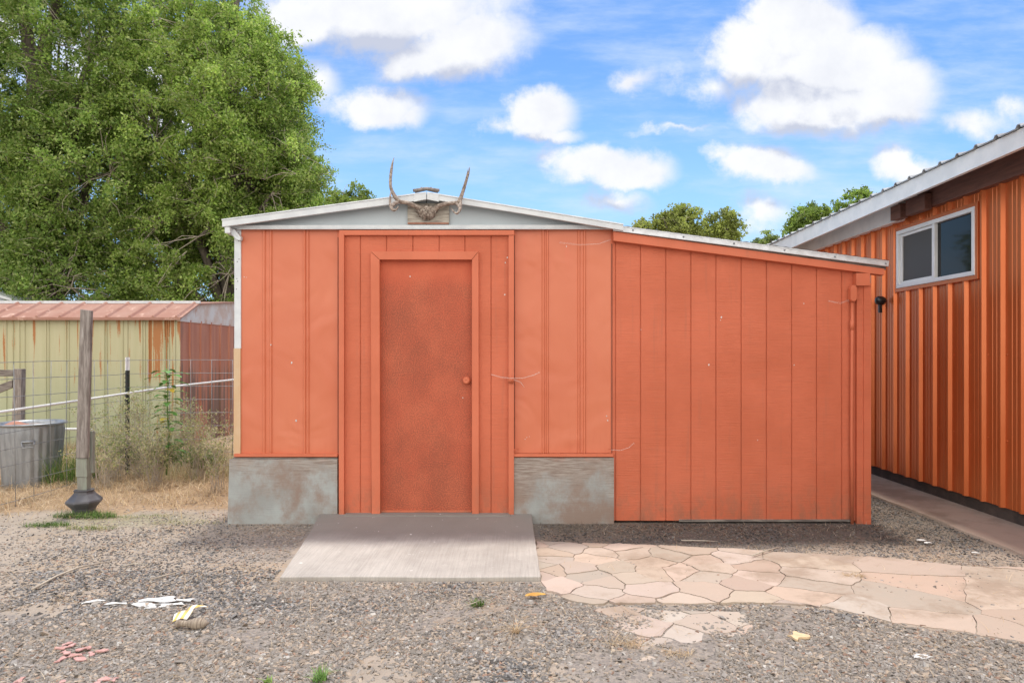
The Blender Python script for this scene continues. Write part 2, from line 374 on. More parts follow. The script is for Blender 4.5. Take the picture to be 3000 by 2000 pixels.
M['plank'] = mat('peeling_painted_plank', (.52, .49, .42), (.27, .235, .20), 9, .9, 0, (1, 4, 9), 16, .5, .004, c3=(.20, .17, .15), sc3=8, lo3=.6, hi3=.7)
M['glass'] = None
m, T, bs, co = newmat('dark_window_glass'); bs.inputs['Base Color'].default_value = (.012, .014, .015, 1); bs.inputs['Roughness'].default_value = .04; bs.inputs['Specular IOR Level'].default_value = .28
bump(T, bs, T.noise(co, 2.2, 1, .5), .03, .01); M['glass'] = m
m, T, bs, co = newmat('insect_screen'); bs.inputs['Base Color'].default_value = (.075, .07, .068, 1); bs.inputs['Roughness'].default_value = .55; M['screen'] = m
M['vinyl'] = mat('white_vinyl_frame', (.80, .80, .79), (.74, .74, .73), 5, .4, bst=0)
M['bluew'] = mat('paper_white', (.68, .68, .66), (.50, .49, .47), 30, .9, bst=.3)
M['pink'] = mat('pink_chips', (.55, .33, .30), (.45, .24, .21), 20, .8, bst=.3)
M['clay'] = mat('clay_red', (.42, .20, .14), (.33, .15, .10), 20, .8, bst=.3)
M['web'] = mat('spider_silk', (.7, .66, .62), None, rough=.8, bst=0)
def concrete_mat():
    m, T, bs, co = newmat('brushed_concrete')
    c = T.mix(T.ramp(T.noise(co, 2.3, 6, .65), .3, .7), (.48, .445, .40), (.36, .33, .295))
    sx = T.node('ShaderNodeSeparateXYZ'); T.l.new(co, sx.inputs[0])
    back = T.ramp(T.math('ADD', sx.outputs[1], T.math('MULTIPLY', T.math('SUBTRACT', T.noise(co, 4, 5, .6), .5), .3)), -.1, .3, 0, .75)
    c = T.mix(back, c, (.19, .165, .145))  # back half darkened: brown staining with the shed shadow painted in
    st = T.noise(T.mapping(co, (42, 1.2, 1)), 2, 6, .75)
    c = T.mix(T.ramp(st, .4, .66, 0, .38), c, (.24, .215, .19))
    c = T.mix(T.ramp(T.noise(co, 90, 3, .7), .58, .72, 0, .5), c, (.24, .21, .19))
    c = T.mix(T.ramp(T.noise(co, 13, 6, .7), .665, .69, 0, .9), c, (.70, .68, .65))
    T.put(bs.inputs['Base Color'], c); bs.inputs['Roughness'].default_value = .88
    bump(T, bs, st, .4, .004); return m
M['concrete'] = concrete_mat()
def flag_mat(name, dk=1.0, mud=.49):
    m, T, bs, co = newmat(name)
    a = T.node('ShaderNodeAttribute', attribute_name='tone')
    c = T.mix(T.ramp(T.noise(co, 6, 6, .65), .3, .75, 0, .5), a.outputs['Color'], (.42 * dk, .34 * dk, .27 * dk))
    c = T.mix(T.ramp(T.noise(T.mapping(co, (1, 1, 1), (3, 9, 0)), 1.6, 7, .7), mud, mud + .16, 0, .75), c, (.30 * dk, .225 * dk, .165 * dk))
    c = T.mix(T.ramp(T.noise(co, 70, 4, .8), .62, .72, 0, .6), c, (.17, .14, .12))
    T.put(bs.inputs['Base Color'], c); bs.inputs['Roughness'].default_value = .9
    n1 = bump(T, bs, T.noise(co, 9, 6, .7), .35, .01); bump(T, bs, T.noise(co, 120, 3, .6), .2, .003, n1); return m
M['flag'] = flag_mat('pinkish_flagstone'); M['strip'] = flag_mat('shade_dimmed_dusty_strip', .8, .45)  # strip colours dimmed to stand for shade by the building; mud is dirt
def ground_mat():
    m, T, bs, co = newmat('yard_ground')
    a = T.node('ShaderNodeAttribute', attribute_name='tone'); sp = T.node('ShaderNodeSeparateColor'); T.l.new(a.outputs['Color'], sp.inputs[0])
    gr, st, gn = sp.outputs[0], sp.outputs[1], sp.outputs[2]
    soil = T.mix(T.ramp(T.noise(co, 3, 7, .7), .3, .7), (.40, .33, .265), (.31, .26, .21))
    nb = T.noise(co, 42, 6, .75); nf = T.noise(co, 120, 4, .7)
    vor = T.node('ShaderNodeTexVoronoi'); vor.inputs['Scale'].default_value = 62; T.l.new(co, vor.inputs['Vector'])
    vs = T.node('ShaderNodeSeparateColor'); T.l.new(vor.outputs['Color'], vs.inputs[0])
    grav = T.mix(vs.outputs[0], (.19, .17, .155), (.34, .295, .255))
    grav = T.mix(T.ramp(nf, .5, .7, 0, .6), grav, (.10, .09, .085))
    straw = T.mix(T.ramp(T.noise(co, 25, 6, .8), .3, .7), (.46, .33, .21), (.27, .19, .12))
    green = T.mix(nb, (.16, .17, .08), (.30, .29, .18))
    c = T.mix(T.ramp(T.math('ADD', gr, T.math('MULTIPLY', T.math('SUBTRACT', nb, .5), .9)), .35, .65), soil, grav)
    c = T.mix(T.ramp(T.math('ADD', st, T.math('MULTIPLY', T.math('SUBTRACT', nb, .5), .9)), .35, .65), c, straw)
    c = T.mix(T.ramp(T.math('ADD', gn, T.math('MULTIPLY', T.math('SUBTRACT', nb, .5), .9)), .4, .8, 0, .6), c, green)
    shade_mul = T.node('ShaderNodeCombineColor'); [T.l.new(a.outputs['Alpha'], q) for q in shade_mul.inputs[:3]]; c = T.mix(1, c, shade_mul.outputs[0], 'MULTIPLY')  # ground colour multiplied down where the shade band is painted
    T.put(bs.inputs['Base Color'], c); bs.inputs['Roughness'].default_value = .95; bs.inputs['Specular IOR Level'].default_value = .2
    n1 = bump(T, bs, nb, .5, .012); bump(T, bs, vor.outputs['Distance'], .4, .006, n1); return m
M['ground'] = ground_mat()

# ------------------------------------------------------------------ value noise for placing things
_g = rng.random((64, 64))
def vn(x, y, s=1.0, o=0):
    x = np.asarray(x) * s + 17.3 + o; y = np.asarray(y) * s + 9.1 + o * 1.7
    xi = np.floor(x).astype(int); yi = np.floor(y).astype(int); fx = x - xi; fy = y - yi
    fx = fx * fx * (3 - 2 * fx); fy = fy * fy * (3 - 2 * fy)
    a = _g[xi % 64, yi % 64]; b = _g[(xi + 1) % 64, yi % 64]; c = _g[xi % 64, (yi + 1) % 64]; d = _g[(xi + 1) % 64, (yi + 1) % 64]
    return (a * (1 - fx) + b * fx) * (1 - fy) + (c * (1 - fx) + d * fx) * fy
def fbm(x, y, s=1.0, o=0): return (vn(x, y, s, o) * .55 + vn(x, y, s * 2.1, o + 3) * .28 + vn(x, y, s * 4.3, o + 5) * .17)
def sstep(x, a, b): t = np.clip((x - a) / (b - a), 0, 1); return t * t * (3 - 2 * t)
def topx(X, Y): return CX + X * F / Y, CY + CAMH * F / Y

# path outlines on the ground
PATH_UP = [(1232, 1243), (1490, 1250), (1695, 1261), (1856, 1270), (2050, 1281), (2186, 1298), (2352, 1302), (2700, 1315)]
PATH_LO = [(2700, 1560), (2352, 1474), (2260, 1461), (2040, 1426), (1893, 1393), (1710, 1381), (1568, 1383), (1367, 1386), (1304, 1376), (1257, 1359), (1237, 1333)]
path_poly = [tuple(GP(*p)[:2]) for p in PATH_UP + PATH_LO]
def inpoly(X, Y, poly):
    X = np.asarray(X, dtype=float); ins = np.zeros(X.shape, bool); n = len(poly)
    for i in range(n):
        x1, y1 = poly[i]; x2, y2 = poly[(i + 1) % n]
        c = ((y1 > Y) != (y2 > Y)) & (X < (x2 - x1) * (Y - y1) / ((y2 - y1) + 1e-12) + x1); ins ^= c
    return ins
def height(X, Y):
    h = (fbm(X, Y, 1.3) - .5) * .035 + (fbm(X, Y, 5, 2) - .5) * .010
    flat = sstep(X, -3.2, -2.4) * (1 - sstep(Y, 9, 12)) * (sstep(Y, 3.8, 4.1)) 
    return h * (1 - .85 * flat) - .006

# ------------------------------------------------------------------ ground sheet
def spread(a, b, step, far, sgn=1):
    out = []; x = b if sgn > 0 else a; s = step
    while abs(x) < far: s *= 1.35; x += sgn * s; out.append(x)
    return out
xs = sorted(spread(-8, 6, .05, 400, -1)) + list(np.arange(-8, 6.001, .05)) + spread(-8, 6, .05, 400, 1)
ys = sorted(spread(1, 14, .05, 60, -1)) + list(np.arange(1, 14.001, .05)) + spread(1, 14, .05, 700, 1)
gx, gy = np.meshgrid(xs, ys); gz = height(gx, gy); gz[(gy > 14) | (gy < 1) | (gx < -8) | (gx > 6)] = -.01
straw_amt = np.clip(sstep(gy, 5.6, 6.4 ) * (1 - sstep(gx, -2.5, -2.2)) + sstep(-gx, 4.0, 5.2) * sstep(gy, 4.2, 5.4) * .9 + .45 * (fbm(gx, gy, 1.5, 7) > .62), 0, 1)
straw_amt = np.maximum(straw_amt, sstep(gy, 12, 20))
grav_amt = np.clip(.95 - sstep(gy, 4.6, 5.8) * (gx < -2.0) * 1.0 - .75 * (fbm(gx, gy, 1.1, 4) > .60), 0, 1)
mid = (gx < -1.2) & (gy > 3.6); grav_amt = np.where(mid, grav_amt * (1 - .6 * sstep(-gx, 1.2, 3.5)), grav_amt)
inp = inpoly(gx, gy, path_poly); grav_amt = np.where(inp, 0, grav_amt * .62); straw_amt = np.where(inp, 0, straw_amt)
shade_band = np.clip(sstep(gy, 4.55, 5.0) * sstep(gx, .0, .3) * (~inp) * (gy < 8), 0, 1)  # dark gravel band, with the shade beside the shed painted into it
green_amt = np.clip(np.exp(-((gx + 3.3) ** 2 / 1.2 + (gy - 5.6) ** 2 / .25)) * .75, 0, 1) + sstep(gy, 14, 30) * .5
colr = np.stack([grav_amt, straw_amt, np.clip(green_amt, 0, 1), 1 - .5 * shade_band], -1).reshape(-1, 4)
ny, nx = gx.shape; idx = np.arange(ny * nx).reshape(ny, nx)
gf = np.stack([idx[:-1, :-1], idx[:-1, 1:], idx[1:, 1:], idx[1:, :-1]], -1).reshape(-1, 4)
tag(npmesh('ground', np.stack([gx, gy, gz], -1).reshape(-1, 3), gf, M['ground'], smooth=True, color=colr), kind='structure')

# ------------------------------------------------------------------ flagstone path
def clip(poly, nx_, ny_, c):
    out = []
    for i in range(len(poly)):
        a = poly[i]; b = poly[(i + 1) % len(poly)]; da = nx_ * a[0] + ny_ * a[1] - c; db = nx_ * b[0] + ny_ * b[1] - c
        if da <= 0: out.append(a)
        if (da < 0 < db) or (db < 0 < da): t = da / (da - db); out.append((a[0] + (b[0] - a[0]) * t, a[1] + (b[1] - a[1]) * t))
    return out
def cells(seeds, box):
    res = []
    for i, s in enumerate(seeds):
        p = [(box[0], box[1]), (box[2], box[1]), (box[2], box[3]), (box[0], box[3])]
        for j, q in enumerate(seeds):
            if i == j: continue
            dx, dy = q[0] - s[0], q[1] - s[1]; c = (q[0] ** 2 + q[1] ** 2 - s[0] ** 2 - s[1] ** 2) / 2
            p = clip(p, dx, dy, c)
            if len(p) < 3: break
        res.append(p)
    return res
rs = random.Random(5); seeds = []
for _ in range(9000):
    x = rs.uniform(-.1, 5.2); y = rs.uniform(2.6, 5.2)
    r = (.17 if x < .9 else .21 if x < 1.8 else .40) * rs.uniform(.65, 1.5)
    if all(((x - a) * .75) ** 2 + ((y - b) * 1.35) ** 2 > (.5 * (r + rr)) ** 2 for a, b, rr in seeds): seeds.append((x, y, r))
def warp(x, y):
    return (x + .05 * (float(fbm(x, y, 5, 3)) - .5) + .02 * (float(vn(x, y, 22, 4)) - .5), y + .05 * (float(fbm(x, y, 5, 9)) - .5) + .02 * (float(vn(x, y, 22, 11)) - .5))
def dens(poly, st=.025):
    out = []
    for i in range(len(poly)):
        a, b = poly[i], poly[(i + 1) % len(poly)]; L = math.hypot(b[0] - a[0], b[1] - a[1]); k = max(1, int(L / st))
        for q in range(k): out.append((a[0] + (b[0] - a[0]) * q / k, a[1] + (b[1] - a[1]) * q / k))
    return out
def area(p): return .5 * sum(p[i][0] * p[(i + 1) % len(p)][1] - p[(i + 1) % len(p)][0] * p[i][1] for i in range(len(p)))
outl = [tuple(GP(*p)[:2]) for p in ((1340, 1398), (1440, 1392), (1560, 1400), (1700, 1402), (1745, 1440), (1680, 1478), (1560, 1530), (1500, 1545), (1420, 1490), (1345, 1440))]
mb = MB(); tones = []
def slabs(outline, mx, zoff):
    for i, s_ in enumerate(seeds):
        p = outline
        for j, q in enumerate(seeds):
            if i == j or abs(q[0] - s_[0]) > 2 or abs(q[1] - s_[1]) > 2: continue
            dx, dy = q[0] - s_[0], q[1] - s_[1]; c = (q[0] ** 2 + q[1] ** 2 - s_[0] ** 2 - s_[1] ** 2) / 2
            p = clip(p, dx, dy, c)
            if len(p) < 3: break
        if len(p) < 3 or abs(area(p)) < .004: continue
        if mx and rs.random() < mx: continue
        p = dens(p)
        if area(p) < 0: p = p[::-1]
        cx_ = sum(a[0] for a in p) / len(p); cy_ = sum(a[1] for a in p) / len(p); gap = rs.uniform(.0015, .0045) if cx_ < 2 else rs.uniform(.0006, .0022)
        n = len(p); q_ = []
        for k in range(n):
            a, b = p[k - 1], p[(k + 1) % n]; tx, ty = b[0] - a[0], b[1] - a[1]; l = math.hypot(tx, ty) + 1e-9; x, y = warp(*p[k])
            g_ = gap * (1 + 2.2 * max(0, float(vn(x, y, 9, 5)) - .55)); q_.append((x - ty / l * g_, y + tx / l * g_))
        zt = zoff + rs.uniform(-.002, .003)
        top = [(x, y, zt) for x, y in q_]; low = [(x, y, -.03) for x, y in q_]
        mb.add(low + top, [(k, (k + 1) % n, n + (k + 1) % n, n + k) for k in range(n)] + [tuple(range(n, 2 * n))])
        f = rs.uniform(.80, 1.08); w = rs.random(); w2 = rs.random(); tones.extend([((.45 + .06 * w2) * f, (.375 + .03 * w) * f, (.29 + .06 * w) * f, 1)] * (2 * n))
slabs(path_poly, 0, .0005); slabs(outl, .15, -.002)
po = mb.build('path', M['flag']); ca = po.data.color_attributes.new('tone', 'FLOAT_COLOR', 'POINT'); ca.data.foreach_set('color', np.array(tones, dtype=np.float32).ravel())
tag(po, kind='structure')
# concrete strip beside the right-hand building
mb = MB(); nseg = 40; vs = []; 
for i in range(nseg + 1):
    Y = 2.5 + i * .25; xl = 3.36 + .05 * (float(vn(Y, 2, 1.7)) - .5) + .03 * (float(vn(Y, 5, 6)) - .5)
    vs += [(xl, Y, -.03), (xl + .01, Y, .012), (3.93, Y, .016)]
fs = []
for i in range(nseg): b = i * 3; fs += [(b, b + 3, b + 4, b + 1), (b + 1, b + 4, b + 5, b + 2)]
fs = [f[::-1] for f in fs]
mb.add(vs, fs, False)
st_o = mb.build('pavement', M['strip']); ca = st_o.data.color_attributes.new('tone', 'FLOAT_COLOR', 'POINT'); ca.data.foreach_set('color', np.tile(np.array([.40, .31, .24, 1], dtype=np.float32), len(vs)))
tag(st_o, kind='structure')

# ------------------------------------------------------------------ loose gravel
def gravel(name, n, xr, yr, r0, r1, keep, dark=1.0):
    X = rng.uniform(*xr, n); Y = rng.uniform(*yr, n)
    k = keep(X, Y) > rng.random(n); X = X[k]; Y = Y[k]; n = len(X)
    Z = height(X, Y)
    sc = rng.uniform(0, 1, n) ** 1.8 * (r1 - r0) + r0
    base = np.array([[-1, -1, -.5], [1, -1, -.5], [1, 1, -.5], [-1, 1, -.5], [-.7, -.7, .5], [.7, -.7, .5], [.7, .7, .5], [-.7, .7, .5]], dtype=float)
    v = base[None] * (1 + rng.uniform(-.45, .45, (n, 8, 3)))
    asp = np.stack([rng.uniform(.8, 1.5, n), rng.uniform(.45, .95, n), rng.uniform(.35, .8, n)], -1)
    v = v * asp[:, None] * sc[:, None, None]
    a = rng.uniform(0, 6.283, n); t = rng.normal(0, .35, n); u = rng.normal(0, .35, n)
    ct, st_ = np.cos(t), np.sin(t); y = v[..., 1] * ct[:, None] - v[..., 2] * st_[:, None]; z = v[..., 1] * st_[:, None] + v[..., 2] * ct[:, None]; x = v[..., 0]
    cu, su = np.cos(u), np.sin(u); x2 = x * cu[:, None] + z * su[:, None]; z = -x * su[:, None] + z * cu[:, None]
    ca_, sa = np.cos(a), np.sin(a); xx = x2 * ca_[:, None] - y * sa[:, None]; yy = x2 * sa[:, None] + y * ca_[:, None]
    V = np.stack([xx + X[:, None], yy + Y[:, None], z + Z[:, None] + sc[:, None] * .22], -1).reshape(-1, 3)
    q = np.array([[0, 3, 2, 1], [4, 5, 6, 7], [0, 1, 5, 4], [1, 2, 6, 5], [2, 3, 7, 6], [3, 0, 4, 7]])
    Fc = (q[None] + (np.arange(n) * 8)[:, None, None]).reshape(-1, 4)
    g0 = (.055 + .25 * rng.random(n) ** 1.3) * dark; c = np.stack([g0 * 1.03, g0 * .975, g0 * .93, np.ones(n)], -1); dusty = sstep(fbm(X, Y, 1.3, 14), *(.45, .66)) * .5 + .03; c[:, :3] = c[:, :3] * (1 - dusty[:, None]) + np.array([.31, .265, .22]) * dusty[:, None]
    w = rng.random(n)
    tan = w < .24; c[tan, :3] = np.array([.36, .29, .225]) * rng.uniform(.7, 1.25, (tan.sum(), 1))
    br = (w > .24) & (w < .28); c[br, :3] = np.array([.28, .18, .13]) * rng.uniform(.7, 1.2, (br.sum(), 1))
    pl = w > .965; c[pl, :3] = np.array([.44, .41, .37]) * rng.uniform(.8, 1.1, (pl.sum(), 1))
    c[:, :3] *= (1 - .48 * sstep(Y, 4.6, 4.95) * sstep(X, .0, .3))[:, None]  # stone colours lowered there too, shade painted over the dark gravel
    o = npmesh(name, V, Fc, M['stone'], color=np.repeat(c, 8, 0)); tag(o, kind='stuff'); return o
ramp_poly = [(-1.70, 5.6), (.12, 5.6), (.15, 4.08), (-1.50, 4.08)]
def keep_near(X, Y):
    k = np.clip(.10 + 1.2 * sstep(fbm(X, Y, 1.6, 4) + .5 * (fbm(X, Y, 6, 1) - .5), .36, .52), 0, 1)
    k = k * (1 - .97 * inpoly(X + .05 * (fbm(X, Y, 7, 1) - .5) * 4 * .5, Y + .09 * (fbm(X, Y, 6, 2) - .35), path_poly)) * (1 - inpoly(X, Y, ramp_poly))
    k = k * (1 - .6 * sstep(-X, 1.6, 2.8) * sstep(Y, 3.5, 4.2))
    k = np.where(inpoly(X, Y, outl), k * np.where(fbm(X, Y, 3.2, 8) > .50, .30, 1.0), k)
    k = k * (1 - (X > 3.36))
    return k
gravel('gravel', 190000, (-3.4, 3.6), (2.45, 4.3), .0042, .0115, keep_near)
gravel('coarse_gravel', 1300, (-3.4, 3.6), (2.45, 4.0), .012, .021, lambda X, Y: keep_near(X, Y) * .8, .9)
def keep_mid(X, Y):
    k = .55 + .35 * sstep(fbm(X, Y, 2, 2), .4, .6)
    k = k * (1 - .98 * inpoly(X, Y, path_poly)) * (1 - inpoly(X, Y, ramp_poly)) * (1 - (X > 3.36)) * (1 - .75 * sstep(-X, 2.9, 4.0)) * (1 - .9 * sstep(Y, 5.2, 6.0) * (X < -2.3))
    k = k * (1 - ((Y > 5.46) & (X > -2.4) & (X < 2.83)))
    return k
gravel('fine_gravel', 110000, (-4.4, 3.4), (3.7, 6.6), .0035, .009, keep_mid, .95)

# ------------------------------------------------------------------ concrete ramp
t = thing('concrete_ramp', (-.75, 4.8, 0), 'low stained concrete ramp slab sloping up to the orange door', 'ramp')
mb = MB(); nu, nv = 24, 20; vs = []
for j in range(nv + 1):
    v = j / nv; Y = 4.10 + (5.49 - 4.10) * v
    xl = -1.455 + (-1.63 + 1.455) * v; xr = .112 + (.075 - .112) * v
    z = .022 + .022 * v + .030 * max(0, v - .72) / .28
    for i in range(nu + 1):
        u = i / nu; vs.append((xl + (xr - xl) * u + rs.uniform(-.002, .002) * (i in (0, nu)), Y + .006 * (float(vn(u, 1, 9)) - .5) * (j == 0), z + .002 * math.sin(u * 7)))
W_ = nu + 1
fs = [(j * W_ + i, j * W_ + i + 1, (j + 1) * W_ + i + 1, (j + 1) * W_ + i) for j in range(nv) for i in range(nu)]
n0 = len(vs); ring = [i for i in range(W_)] + [j * W_ + nu for j in range(1, nv + 1)] + [nv * W_ + i for i in range(nu - 1, -1, -1)] + [j * W_ for j in range(nv - 1, 0, -1)]
vs += [(vs[r][0], vs[r][1], -.06) for r in ring]; k = len(ring)
fs += [(n0 + i, n0 + (i + 1) % k, ring[(i + 1) % k], ring[i]) for i in range(k)]
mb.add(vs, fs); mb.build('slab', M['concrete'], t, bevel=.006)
mb = MB(); mb.box((-1.42, 5.43, .055), (-.10, 5.52, .078)); mb.build('threshold_strip', M['concrete'], t)

# ------------------------------------------------------------------ main shed
shed = thing('storage_shed', (.2, 5.5, 0), 'orange storage shed with pale low gable, speckled door and a sloping side extension', 'shed')
def fb(mb, x0, y0, x1, y1, yf, yb):
    a = P(x0, y0, yf); b = P(x1, y1, yf); mb.box((a.x, yf, a.z), (b.x, yb, b.z)); return mb
def sx_(dx, Y=D): return (dx - CX) * Y / F
def sz_(dy, Y=D): return CAMH - (dy - CY) * Y / F
def siding(mb, x0, x1, grooves, zt, zb, Y, depth=.008, w=.010):
    prof = [(x0, Y)]
    for gx_ in grooves:
        if x0 + w < gx_ < x1 - w: prof += [(gx_ - w / 2, Y), (gx_ - w / 2 + .001, Y + depth), (gx_ + w / 2 - .001, Y + depth), (gx_ + w / 2, Y)]
    prof.append((x1, Y)); prof = [(x0, Y + .03)] + prof + [(x1, Y + .03)]
    vs = [(x, y, zb) for x, y in prof] + [(x, y, zt(x)) for x, y in prof]; n = len(prof)
    mb.add(vs, [(i, i + 1, n + i + 1, n + i) for i in range(n - 1)]); return mb
def ribbed(mb, x0, x1, ribs, zb, zt, Y, h=.011):
    prof = [(x0, Y)]
    for a, b in ribs: m_ = (b - a); prof += [(a, Y), (a + m_ * .3, Y - h), (b - m_ * .3, Y - h), (b, Y)]
    prof.append((x1, Y)); rows = 12; n = len(prof); vs = []
    for r in range(rows + 1):
        z = zb + (zt - zb) * r / rows
        for (x, y) in prof: vs.append((x, y + .004 * (float(vn(x, z, 2.5, 6)) - .5), z))
    mb.add(vs, [(r * n + i, r * n + i + 1, (r + 1) * n + i + 1, (r + 1) * n + i) for r in range(rows) for i in range(n - 1)]); return mb
# sheet metal panels
mb = MB(); ribbed(mb, sx_(551), sx_(775), [(sx_(603), sx_(611)), (sx_(619), sx_(626)), (sx_(696), sx_(703)), (sx_(705), sx_(711))], sz_(1042), sz_(524), D)
mb.build('metal_panel', M['metalp'], shed)
mb = MB(); ribbed(mb, sx_(1181), sx_(1408), [(sx_(1244), sx_(1251)), (sx_(1254), sx_(1260)), (sx_(1326), sx_(1333)), (sx_(1339), sx_(1346))], sz_(1040), sz_(524), D)
mb.build('metal_panel', M['metalp'], shed)
# screws on the ribs
mb = MB()
for (x, y) in ((607, 780), (707, 781), (1248, 782), (1342, 782), (622, 1036), (1190, 1030), (1400, 1030)):
    mb.lathe(P(x, y, D - .010), [(.005, 0), (.005, .003), (.002, .005)], 8, 'Y')
build_each(mb, 'screw', M['metalp'], shed)
# timber sill lines and base panels
for (a, b, fm) in ((537, 775, 'found1'), (1180, 1409, 'found2')):
    mb = MB(); fb(mb, a, 1042, b, 1049, D - .035, D + .02); mb.build('sill_strip', M['trimp'], shed, .002)
    mb = MB(); fb(mb, a - 2, 1050.5, b, 1054, D - .022, D + .02); mb.build('gap_strip', M['oldwoodH'], shed)
mb = MB(); z1 = sz_(1053); mb.prism([(sx_(523, 5.49), -.01), (sx_(775, 5.49), -.01), (sx_(775, 5.49), z1), (sx_(527, 5.49), z1)], 5.485, 5.53); mb.build('base_panel', M['found1'], shed, .002, 'weathered bluish grey base panel with brown stains')
mb = MB(); mb.prism([(sx_(1180, 5.50), -.01), (sx_(1410, 5.50), -.01), (sx_(1410, 5.50), z1 + .01), (sx_(1180, 5.50), z1 + .01)], 5.49, 5.53); mb.build('base_panel', M['found2'], shed, .002, 'weathered grey-brown wooden base panel')
# corner trim: bare metal at top, tan below
mb = MB(); fb(mb, 538, 526, 553, 800, D - .012, D + .06); mb.build('corner_trim', M['white'], shed, .002, 'bare pale grey corner trim')
mb = MB(); fb(mb, 536.5, 800, 552, 1046, D - .012, D + .06); mb.build('corner_trim', M['tan'], shed, .002, 'tan corner trim')
mb = MB()
for (x, y) in ((548, 553), (545, 601), (549, 595), (544, 640), (543, 664), (546, 646)): mb.lathe(P(x, y, D - .012), [(.004, 0), (.003, .002)], 7, 'Y')
build_each(mb, 'rivet', M['dark'], shed)
# door surround
YS = 5.508
mb = MB()
gro = [sx_(828, YS), sx_(1128, YS)]
siding(mb, sx_(789, YS), sx_(853, YS), gro, lambda x: sz_(531), sz_(1184), YS)
siding(mb, sx_(1096, YS), sx_(1170, YS), gro, lambda x: sz_(531), sz_(1181), YS)
siding(mb, sx_(853, YS), sx_(1096, YS), [sx_(x, YS) for x in (888, 948.5, 1009, 1068)], lambda x: sz_(531), sz_(580), YS)
mb.build('door_surround', M['siding'], shed)
for (a, b, c, d, yf) in ((778, 534, 790, 1189, 5.475), (1168, 541, 1180.5, 1188, 5.475)):
    mb = MB(); fb(mb, a, c if 0 else b, c, d, yf, 5.53); mb.build('side_trim', M['trimp'], shed, .002)
mb = MB(); fb(mb, 779, 528.5, 1181, 540, 5.478, 5.53); mb.build('header_trim', M['trimp'], shed, .002)
# door frame: mitred casing
mb = MB(); YF = 5.478
def xz(dx, dy): q = P(dx, dy, YF); return (q.x, q.z)
mb.prism([xz(851, 577), xz(1099, 577), xz(1083.5, 596), xz(872, 596)], YF, 5.56)
mb.prism([xz(851, 578), xz(871.5, 596.5), xz(873, 1185), xz(853.5, 1186)], YF, 5.56)
mb.prism([xz(1099, 578), xz(1084, 596.5), xz(1084, 1182), xz(1100, 1182)], YF, 5.56)
build_each(mb, 'door_casing', M['trimp'], shed, .0015)
mb = MB(); mb.box((sx_(860), 5.565, .03), (sx_(1096), 5.59, sz_(580))); mb.build('door_backing', M['dark'], shed)
YD = 5.535
mb = MB(); a = P(871, 594, YD); b = P(1086, 1172, YD); mb.box((a.x, YD, a.z), (b.x, YD + .03, b.z)); door = mb.build('door', M['door'], shed, .003)
mb = MB(); c = P(1072, 873.5, YD); mb.lathe(c, [(.030, 0), (.033, .004), (.030, .008), (.014, .012), (.014, .028), (.025, .036), (.028, .050), (.024, .060), (.012, .063), (.010, .061)], 24, 'Y'); mb.build('door_knob', M['trimp'], door)
mb = MB(); fb(mb, 874, 1172, 1083, 1176, YD - .014, YD + .02); mb.build('door_sweep', M['trimp'], door, .001)
mb = MB(); fb(mb, 872, 1176.5, 1085, 1183, YD + .005, YD + .03); mb.build('sweep_gap', M['dark'], door)
# latch knob on the trim
mb = MB(); c = P(1174, 872, 5.475); mb.lathe(c, [(.024, 0), (.030, .006), (.030, .014), (.017, .017), (.017, .026), (.012, .030)], 20, 'Y'); mb.lathe(c + Vector((0, -.028, 0)), [(.009, 0), (.007, .006)], 10, 'Y'); mb.build('latch', M['trimp'], shed)
# spider silk
mb = MB()
def silk(pts, Y, n=3, sag=3):
    for k in range(n):
        mb.tube([P(x + random.uniform(-1, 1), y + random.uniform(-sag, sag) * .5, Y) for x, y in pts], .0004, 4)
silk([(1128, 860), (1150, 866), (1172, 868), (1200, 868), (1225, 862), (1240, 855)], 5.44, 4, 3)
silk([(1180, 872), (1195, 877), (1204, 888)], 5.45, 3)
silk([(1404, 1032), (1425, 1034), (1445, 1027), (1457, 1017)], 5.46, 3, 2)
silk([(1285, 557), (1330, 562), (1375, 560), (1403, 550)], 5.47, 3, 4)
silk([(1903, 692), (1930, 696), (1950, 690)], 5.44, 4, 4)
build_each(mb, 'cobweb', M['web'], shed)
# vertical joint trims
mb = MB(); fb(mb, 774.5, 528, 778.5, 1045, D - .006, D + .02); fb(mb, 1180.5, 531, 1183.5, 1035, D - .006, D + .02); fb(mb, 1402.5, 528, 1408, 1200, D - .003, D + .02); build_each(mb, 'joint_strip', M['trimp'], shed)
mb = MB(); fb(mb, 775.8, 545, 777, 1040, D - .0075, D); fb(mb, 1181.5, 540, 1182.5, 1030, D - .0075, D); fb(mb, 1404.6, 560, 1406, 1195, D - .005, D); build_each(mb, 'joint_gap', M['dark'], shed)
# lean-to wall
YL = 5.515
def topz(x):
    dx = CX + x * F / YL; return sz_(545 + (dx - 1409) * (78 / 600.), YL)
mb = MB(); siding(mb, sx_(1408, YL), sx_(1995, YL), [sx_(x, YL) for x in (1413.5, 1471, 1529, 1586.5, 1644, 1702, 1760, 1818, 1875, 1933)], topz, sz_(1195, YL), YL)
mb.build('extension_wall', M['siding'], shed)
mb = MB(); fb(mb, 1560, 1193, 1955, 1197.5, 5.50, 5.54); mb.build('bottom_edge', M['oldwoodH'], shed)
mb = MB(); a = P(1409, 531, 5.46); b = P(2032, 617, 5.46); c = P(2032, 632, 5.46); d = P(1409, 553, 5.46)
mb.prism([(a.x, a.z), (b.x, b.z), (c.x, c.z), (d.x, d.z)], 5.46, 5.53); mb.build('fascia_board', M['trimp'], shed, .003)
mb = MB(); a = P(1409, 527, 5.475); b = P(2034, 611, 5.475); c = P(2034, 620, 5.475); d = P(1409, 536, 5.475)
